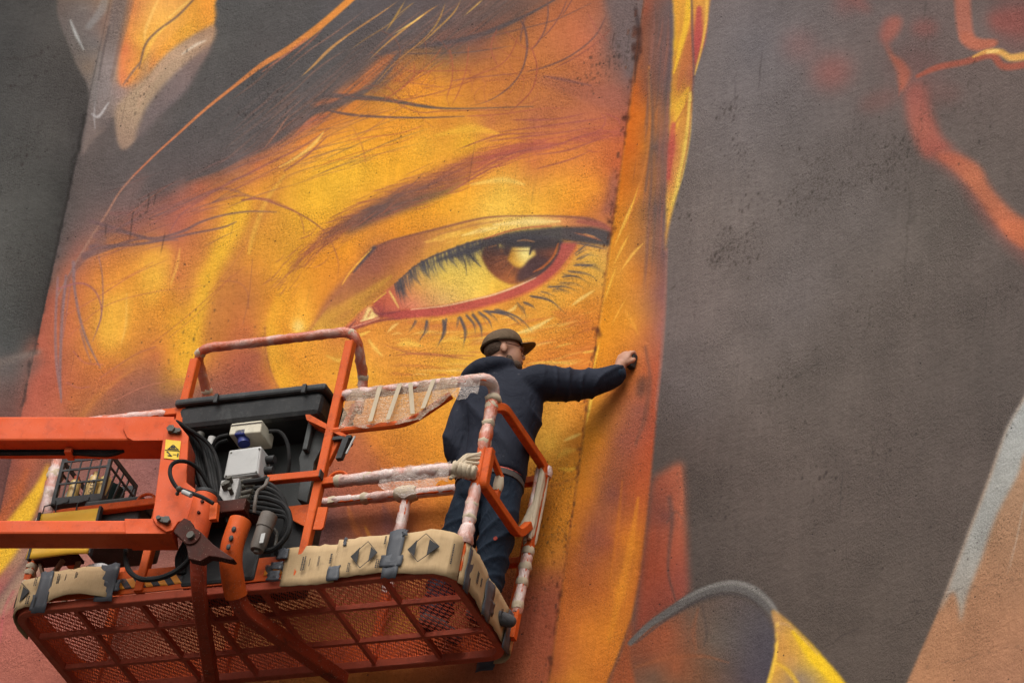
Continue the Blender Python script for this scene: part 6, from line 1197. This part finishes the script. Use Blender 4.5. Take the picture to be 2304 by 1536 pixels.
# grey tool case that carries the crate, yellow pouch, white bundle
L0 = (-2.2, .18, .47); t = thing('tool_case', 'dark grey tool case with scuffed side fixed to the rail under the crate', 'case', L0)
shift(MB().box((-2.36, .026, .47), (-1.99, .33, .735)), L0).build('case_body', M_PANEL, t, bevel=.02); shift(MB().box((-2.366, .020, .66), (-1.984, .336, .68)), L0).build('case_lid_rim', M_BLACK, t, bevel=.004)
L0 = (-2.38, .02, .62); t = thing('yellow_pouch', 'yellow coated pouch with dark edges hanging from the lift rail', 'pouch', L0)
shift(MB().grid(lambda a, b: (-2.575+.375*a-.02*b*(1-a), -.032+.012*math.sin(5*a)*b-.01*b, .625-.30*b+.012*math.sin(4*a)*b), 14, 8), L0).build('pouch_face', M_YCL, t, smooth=True, solid=.012)
for u in (-2.585, -2.205): shift(MB().obox((u, -.050, .32), (.014, 0, 0), (0, .03, 0), (.0, 0, .31)), L0).build('pouch_edge', M_BLACK, t)
def crumple(m, amp, seed):
    k = np.array(m.v); r_ = np.random.default_rng(seed); 
    for _ in range(5):
        d = r_.normal(0, 1, 3); d /= np.linalg.norm(d); f = 25+60*r_.random(); k = k+np.sin(k@d*f+r_.random()*6)[:, None]*np.roll(d, 1)*amp
    m.v = [tuple(p) for p in k]; return m
L0 = (-2.20, .09, .06); M_WB = film_mat('white_plastic_bag', (.82, .80, .78), .8)
t = crumple(shift(MB().ball((-2.20, .09, .20), (.125, .075, .14), 28, 18), L0), .006, 4).build('plastic_bag', M_WB, None, smooth=True, angle=60); t.matrix_world = BMX @ Matrix.Translation(L0)
tag(t, 'crumpled white plastic bag standing on the basket floor behind cardboard', 'bag')
L0 = (-2.50, .3, .06); t = thing('step_stool', 'small brown folding stool with pale crossed legs on the basket floor', 'stool', (-2.53, .08, .06)); M_WOOD = paint_mat('pale_wood', (.32, .22, .14), (.26, .18, .11), .2, .6)
for a, b in (((-2.60, .09, .062), (-2.44, .09, .40)), ((-2.44, .11, .062), (-2.60, .11, .40)), ((-2.40, .12, .062), (-2.36, .12, .40))): shift(MB().tube([a, b], None, rect=(.03, .018)), (-2.53, .08, .06)).build('leg', M_WOOD, t)
shift(MB().box((-2.62, .06, .39), (-2.34, .145, .41)), (-2.53, .08, .06)).build('seat', M_RUST, t, bevel=.004)

# ================================================================== the painter
def fleshed(name, mb, mat, parent, voxel=.012, smooth=6, fold=None):
    me = bpy.data.meshes.new(name); me.from_pydata(mb.v, [], mb.f); me.update()
    o = bpy.data.objects.new(name, me); COL.objects.link(o)
    md = o.modifiers.new('r', 'REMESH'); md.mode = 'VOXEL'; md.voxel_size = voxel
    if smooth: ms = o.modifiers.new('s', 'SMOOTH'); ms.iterations = smooth; ms.factor = .5
    dg = bpy.context.evaluated_depsgraph_get(); new = bpy.data.meshes.new_from_object(o.evaluated_get(dg)); bpy.data.objects.remove(o); new.name = name
    n = len(new.vertices); c = np.zeros(n*3, np.float32); new.vertices.foreach_get('co', c); c = c.reshape(-1, 3)
    if fold is not None:
        nr = np.zeros(n*3, np.float32); new.vertices.foreach_get('normal', nr); c = c+nr.reshape(-1, 3)*fold(c.astype(float))[:, None]; new.vertices.foreach_set('co', c.astype(np.float32).ravel())
    new.polygons.foreach_set('use_smooth', [True]*len(new.polygons)); new.update(); new.materials.clear(); new.materials.append(mat)
    o = bpy.data.objects.new(name, new); COL.objects.link(o); o.parent = parent; return o
def limb(m, pts, rad, n=14):
    p = spl(pts, 6); r = np.interp(np.linspace(0, 1, len(p)), np.linspace(0, 1, len(rad)), rad)
    a, b = p[0]-p[1], p[-1]-p[-2]; a /= np.linalg.norm(a); b /= np.linalg.norm(b)
    P = [p[0]+a*r[0]*.8, p[0]+a*r[0]*.45]+list(p)+[p[-1]+b*r[-1]*.45, p[-1]+b*r[-1]*.8]; Rr = [r[0]*.35, r[0]*.82]+list(r)+[r[-1]*.82, r[-1]*.35]
    return m.tube(P, Rr, n)
def trunk(m, rings, n=24):
    """rings: centre, half-width vector, half-depth vector"""
    vs = []
    for c, a, b in rings:
        c, a, b = (np.asarray(k, float) for k in (c, a, b))
        for k in range(n):
            t = 2*math.pi*k/n; ct, st = math.cos(t), math.sin(t)
            vs.append(c+a*math.copysign(abs(ct)**.85, ct)+b*math.copysign(abs(st)**.85, st))
    N = len(rings); fs = [(i*n+k, i*n+(k+1) % n, (i+1)*n+(k+1) % n, (i+1)*n+k) for i in range(N-1) for k in range(n)]
    return m.add(vs, fs+[tuple(range(n))[::-1], tuple((N-1)*n+k for k in range(n))])
def cloth(name, c, c2, folds=.5, sc=9, spots=0.0):
    k = NT(name); P = k.obj()
    col = k.mix(k.ramp(k.noise(P, 5, 5, .6), [(.35, BLK), (.68, WHT)]), (*c, 1), (*c2, 1))
    col = k.mix(k.math('MULTIPLY', k.ramp(k.noise(P, 45, 3), [(.70, BLK), (.735, WHT)]), spots), col, (.25, .24, .22, 1))
    h = k.math('ADD', k.noise(k.scaled(P, (sc, sc, sc*.6)), 1, 4, .55, 1.6), k.math('MULTIPLY', k.noise(P, 300, 2), .03))
    k.bsdf(col, .82, 0, k.bump(h, folds, .05), .2); return k.m
M_JAC = cloth('navy_jacket_cloth', (.010, .012, .021), (.017, .020, .032), .28, 8, .12); M_TRO = cloth('navy_trouser_cloth', (.010, .018, .031), (.016, .027, .045), .32, 10, .35)
M_CAP = cloth('brown_cap_cloth', (.115, .075, .042), (.085, .055, .032), .2, 14); M_RED = cloth('red_shirt_cloth', (.5, .09, .06), (.42, .07, .05), .4); M_BELT = cloth('grey_brown_belt', (.09, .075, .065), (.07, .06, .05), .1)
_k = NT('skin'); _P = _k.obj(); _k.bsdf(_k.mix(_k.ramp(_k.noise(_P, 14, 4), [(.35, BLK), (.7, WHT)]), (.46, .235, .145, 1), (.36, .165, .10, 1)), .55, 0, _k.bump(_k.noise(_P, 160, 3), .2, .004), .35); M_SKIN = _k.m
M_HAIR = cloth('dark_brown_hair', (.07, .045, .030), (.11, .07, .048), .5, 60); M_SPEC = paint_mat('tortoise_plastic', (.10, .03, .018), (.06, .02, .014), .1, .3); M_SHOE = cloth('grey_shoe_leather', (.05, .048, .05), (.08, .075, .075), .3)
FT = np.array([-.22, .53, .06])
MAN = thing('person', 'painter in brown cap and navy work clothes reaching to touch the wall', 'person', tuple(FT))
sh = lambda m: shift(m, FT)
def V3(u, v, w):                              # he stands a little nearer the wall than first measured
    return np.array([u-.032, v+.055, w+.043*min(1, w)]) if w > .12 else np.array([u, v, w], float)
# right wall under the hand
_rx, _ry, _ = frame(PHI_R, SEAM); hw_w = hit(1431, 770, SEAM, _ry); HW = to_local(hw_w); WN = BM.T@(-_ry)   # wall point, outward normal
HC = V3(-.240, .535, 1.838)                 # head centre
hf = np.array([math.cos(R(31)), math.sin(R(31)), .20]); hf /= np.linalg.norm(hf); hsd = np.cross(hf, np.array([0, 0, 1.0])); hsd /= np.linalg.norm(hsd); hup = np.cross(hsd, hf)
HK = 1.07
Hd = lambda f, s, z: HC+(hf*f+hsd*s+hup*z)*HK
def headball(m, c, r, n=20, k=14):
    b = MB().ball((0, 0, 0), r, n, k); m.add([Hd(c[0]+x, c[1]+y, c[2]+z) for x, y, z in b.v], b.f); return m
# --- skin: head, neck, hidden core, right arm and hand in one body
sk = MB(); headball(sk, (-.004, 0, .03), (.094, .074, .10)); headball(sk, (.036, 0, -.028), (.062, .060, .082)); headball(sk, (.05, 0, -.088), (.042, .044, .03)); headball(sk, (.10, 0, -.026), (.016, .013, .018)); headball(sk, (.094, 0, -.008), (.010, .009, .022)); headball(sk, (.084, 0, .012), (.014, .045, .010))
for s in (-1, 1): headball(sk, (-.006, .071*s, -.016), (.017, .009, .029)); headball(sk, (-.012, .068*s, -.02), (.010, .010, .016))
headball(sk, (.094, 0, -.062), (.008, .024, .007))
limb(sk, [Hd(-.018, 0, -.06), Hd(-.05, 0, -.14), V3(-.235, .47, 1.56)], [.056, .058, .07])
limb(sk, [V3(-.235, .47, 1.60), V3(-.19, .49, 1.3), V3(-.15, .5, 1.0)], [.07, .10, .09]); limb(sk, [V3(-.19, .47, 1.53), V3(-.06, .5, 1.55), V3(.03, .51, 1.58)], [.06, .06, .06])
KN = HW+WN*.040                              # just off the wall
WR = lp(1390, 838, v=float(KN[1]-.022))      # wrist
limb(sk, [V3(.03, .51, 1.58), V3(.17, .66, 1.675), WR], [.055, .045, .030])
ha = KN-WR; ha -= 0; hl = np.linalg.norm(ha); ha /= hl
hc = -WN-ha*((-WN)@ha); hc /= np.linalg.norm(hc); hb = np.cross(ha, hc)      # along hand, palm side (towards wall), across
WA = WR; WR = WR+ha*.030; PC = WR+ha*.062
b = MB().ball((0, 0, 0), (.062, .050, .024), 16, 10); sk.add([PC+ha*x+hb*y+hc*z for x, y, z in b.v], b.f)
limb(sk, [WA-ha*.02, WR+ha*.03], [.034, .034])
for i, (y, L1, L2, L3) in enumerate(((-.039, .042, .028, .021), (-.013, .047, .032, .023), (.013, .045, .030, .022), (.037, .037, .024, .019))):
    k0 = WR+ha*(.102-abs(y)*.15)+hb*y; k1 = k0+ha*L1*.72+hc*L1*.55; k2 = k1+hc*L2*.75-ha*L2*.45; k3 = k2-ha*L3*.9-hc*L3*.1
    limb(sk, [k0-ha*.02, k0, (k0+k1)/2-hc*.002, k1, k2, k3], [.0125, .0125, .0115, .0108, .010, .009], 10)
t0 = WR+ha*.035-hb*.034+hc*.006; limb(sk, [t0, t0+ha*.028-hb*.016+hc*.016, t0+ha*.052-hb*.008+hc*.03, t0+ha*.062+hb*.012+hc*.036], [.015, .014, .012, .0105], 10)
fleshed('body', sh(sk), M_SKIN, MAN, .0055, 3)
# pad pressed to the wall
pc = to_local(hit(1428, 818, SEAM, _ry))+WN*.022; L0 = tuple(pc)
_pu = np.array([.05, 0, 1.0]); _ps = np.cross(_pu, WN); _ps /= np.linalg.norm(_ps); pd = MB().obox(pc-_pu*.045-_ps*.020-WN*.018, _pu*.090, _ps*.040, WN*.040); t = shift(pd, pc).build('rubbing_pad', M_BLACK, None, bevel=.008); t.matrix_world = BMX @ Matrix.Translation(L0); tag(t, 'small black pad held against the wall by the painter', 'pad')
# --- jacket
jk = MB(); ux = V3(1, 0, 0); vy = V3(0, 1, 0)
trunk(jk, [(V3(-.15, .50, .935), ux*.190, vy*.135), (V3(-.15, .50, .955), ux*.204, vy*.150), (V3(-.146, .50, 1.08), ux*.196, vy*.146), (V3(-.146, .495, 1.2), ux*.200, vy*.150), (V3(-.15, .49, 1.32), V3(.225, .02, .01), vy*.160), (V3(-.165, .485, 1.43), V3(.232, .035, .02), vy*.160),
           (V3(-.175, .485, 1.52), V3(.222, .04, .025), vy*.145), (V3(-.19, .48, 1.59), V3(.19, .035, .03), vy*.125), (V3(-.215, .475, 1.64), V3(.12, .02, .02), vy*.10), (V3(-.23, .475, 1.68), ux*.084, vy*.086), (V3(-.235, .48, 1.70), ux*.07, vy*.075)])
limb(jk, [V3(-.04, .49, 1.545), V3(.03, .515, 1.585), V3(.10, .585, 1.615), V3(.19, .68, 1.668), (V3(.19, .68, 1.668)+WA)/2+[0, 0, -.018], WA-ha*.004], [.10, .108, .102, .090, .078, .058])
limb(jk, [V3(-.31, .46, 1.51), V3(-.345, .44, 1.40), V3(-.36, .42, 1.26), V3(-.355, .44, 1.12), V3(-.32, .50, 1.0)], [.085, .080, .072, .064, .055])
# hood lying on the shoulders
limb(jk, [V3(-.385, .47, 1.56), V3(-.345, .40, 1.585), V3(-.26, .365, 1.61), V3(-.17, .375, 1.635), V3(-.12, .43, 1.665)], [.04, .055, .062, .052, .035]); limb(jk, [V3(-.34, .46, 1.61), V3(-.30, .41, 1.645), V3(-.22, .395, 1.67), V3(-.15, .43, 1.685)], [.035, .042, .04, .03])
def ridge(t): return (1-np.abs(np.sin(t)))**2
def jfold(c):
    x, y, z = (c+FT).T
    f = .017*ridge(24*(.75*x+.66*z)+1.6*np.sin(5*x+4*z)+.4)*np.clip((1.56-z)*3, 0, 1)*np.clip((z-1.0)*4, 0, 1)      # drawn from the raised arm to the hip
    f += .012*ridge(36*(x*.75+y*.6-z*.3)+1.8*np.sin(11*z+6*x))*np.clip((x-.02)*9, 0, 1)                             # sleeve
    f += .014*ridge(34*(.95*x-.30*z)+1.6*np.sin(6*z))*np.clip((1.42-z)*2.5, 0, 1)*np.clip((-x-.12)*6, 0, 1)
    f -= .020*np.exp(-((x+.315+.05*(z-1.2))/.013)**2)*np.clip((1.46-z)*6, 0, 1)*(y < .56)   # gap between arm and back         # hanging arm side
    f += .006*ridge(40*z+2*np.sin(9*x))*np.clip((1.03-z)*16, 0, 1)
    return f-.004
fleshed('jacket', sh(jk), M_JAC, MAN, .011, 5, jfold)
MB_c = MB(); limb(MB_c, [WA-ha*.012, WA+ha*.006], [.054, .048]); fleshed('cuff', sh(MB_c), M_TRO, MAN, .008, 2)
mk = MB(); mk.ball((-.165, .375, 1.585), (.018, .006, .009), 10, 6); mk.ball((-.13, .362, 1.56), (.006, .005, .004), 8, 5)
# --- trousers, belt, shirt hem
tr_ = MB(); trunk(tr_, [(V3(-.135, .50, 1.02), ux*.165, vy*.125), (V3(-.135, .50, .97), ux*.178, vy*.135), (V3(-.14, .50, .88), ux*.190, vy*.145), (V3(-.145, .505, .80), ux*.180, vy*.130), (V3(-.15, .51, .76), ux*.15, vy*.10)])
limb(tr_, [V3(-.055, .50, .86), V3(-.045, .505, .70), V3(-.05, .52, .50), V3(-.062, .54, .30), V3(-.075, .555, .16)], [.108, .105, .092, .085, .080], 16)
limb(tr_, [V3(-.225, .505, .86), V3(-.265, .52, .70), V3(-.305, .54, .50), V3(-.345, .575, .30), V3(-.375, .60, .16)], [.112, .106, .090, .084, .078], 16)
def tfold(c):
    x, y, z = (c+FT).T
    f = .013*ridge(30*(z-.75*x)+1.8*np.sin(7*x+4*z))*np.clip((.86-z)*4, 0, 1)
    f += .012*ridge(46*(z+.4*x)+2*np.sin(6*z+7*x))*np.clip((.5-z)*4, 0, 1)
    return f-.003
fleshed('trousers', sh(tr_), M_TRO, MAN, .011, 5, tfold)
m = MB(); trunk(m, [(V3(-.14, .50, .90), ux*.193, vy*.148), (V3(-.14, .50, .935), ux*.188, vy*.144)]); sh(m).build('belt', M_BELT, MAN, smooth=True)
hc0 = V3(-.148, .50, .945); sh(MB().grid(lambda a, b: hc0+np.array([.199*math.cos(R(-78+70*a)), .146*math.sin(R(-78+70*a)), -.030*b*math.sin(math.pi*min(1, a*1.4))-.002]), 14, 3)).build('shirt_hem', M_RED, MAN, smooth=True, solid=.004)
c = lp(1115, 1211, v=.425); sh(MB().cyl(c, c+[0, -.004, 0], .012, 14)).build('trouser_badge', M_RED, MAN)
for (x, y), a in (((-.07, .56), 25), ((-.375, .605), 60)):
    s = MB(); d = V3(math.cos(R(a)), math.sin(R(a)), 0); limb(s, [V3(x, y, .105)-d*.05, V3(x, y, .11)+d*.05, V3(x, y, .095)+d*.16], [.045, .048, .036]); s.box((x-.03, y-.03, .064), (x+.03, y+.03, .09)); fleshed('shoe', sh(s), M_SHOE, MAN, .01, 3)
# --- cap, hair, beard, spectacles
cp = MB(); n, mm = 28, 9; vs = []
for j in range(mm+1):
    t = j/mm*math.pi/2
    for i in range(n):
        a = 2*math.pi*i/n; vs.append(Hd(-.006+.108*math.cos(a)*math.cos(t)**.8, .087*math.sin(a)*math.cos(t)**.8, .026+.012*math.cos(a)+.100*math.sin(t)**.95))
cp.add(vs, [(j*n+i, j*n+(i+1) % n, (j+1)*n+(i+1) % n, (j+1)*n+i) for j in range(mm) for i in range(n)]); cap = sh(cp).build('cap', M_CAP, MAN, smooth=True, solid=.005, angle=60)
br = MB().grid(lambda a, b: Hd(.082+.078*b*(1-.55*(2*a-1)**2)+.012*(1-(2*a-1)**2), (2*a-1)*.079*(1-.2*b), .044-.036*(2*a-1)**2+.016*b), 14, 6); sh(br).build('cap_brim', M_CAP, cap, smooth=True, solid=.006)
sh(MB().ball(Hd(-.006, 0, .127), .008, 8, 6)).build('cap_button', M_CAP, cap, smooth=True)
sh(MB().tube([Hd(-.006+.111*math.cos(a), .0905*math.sin(a), .034+.012*math.cos(a)) for a in np.linspace(R(105), R(255), 14)], .004, 6)).build('cap_strap', M_CAP, cap, smooth=True)
m = MB(); headball(m, (-.030, 0, .010), (.072, .073, .060)); headball(m, (.0, 0, .022), (.06, .0745, .03)); fleshed('hair', sh(m), M_HAIR, MAN, .006, 2)
m = MB(); headball(m, (.047, 0, -.088), (.050, .051, .036)); headball(m, (.024, .044, -.062), (.020, .0135, .030)); headball(m, (.024, -.044, -.062), (.020, .0135, .030)); headball(m, (.085, 0, -.052), (.012, .028, .007)); fleshed('beard', sh(m), M_HAIR, MAN, .006, 2)
sp = MB()
for s in (-1, 1):
    sp.tube([Hd(.104-.012*abs(math.cos(a)), s*.034+.025*math.cos(a), -.010+.022*math.sin(a)) for a in np.linspace(0, 2*math.pi, 19)], .0028, 6, cap=False); sp.tube([Hd(.092, s*.060, -.002), Hd(.05, s*.076, 0), Hd(.0, s*.083, .004)], .0028, 6)
sp.tube([Hd(.112, -.010, -.004), Hd(.114, .010, -.004)], .0026, 6); sh(sp).build('spectacles', M_SPEC, MAN, smooth=True)
# keep every script helper out of the scene
for _o in bpy.data.objects: _o.select_set(False)
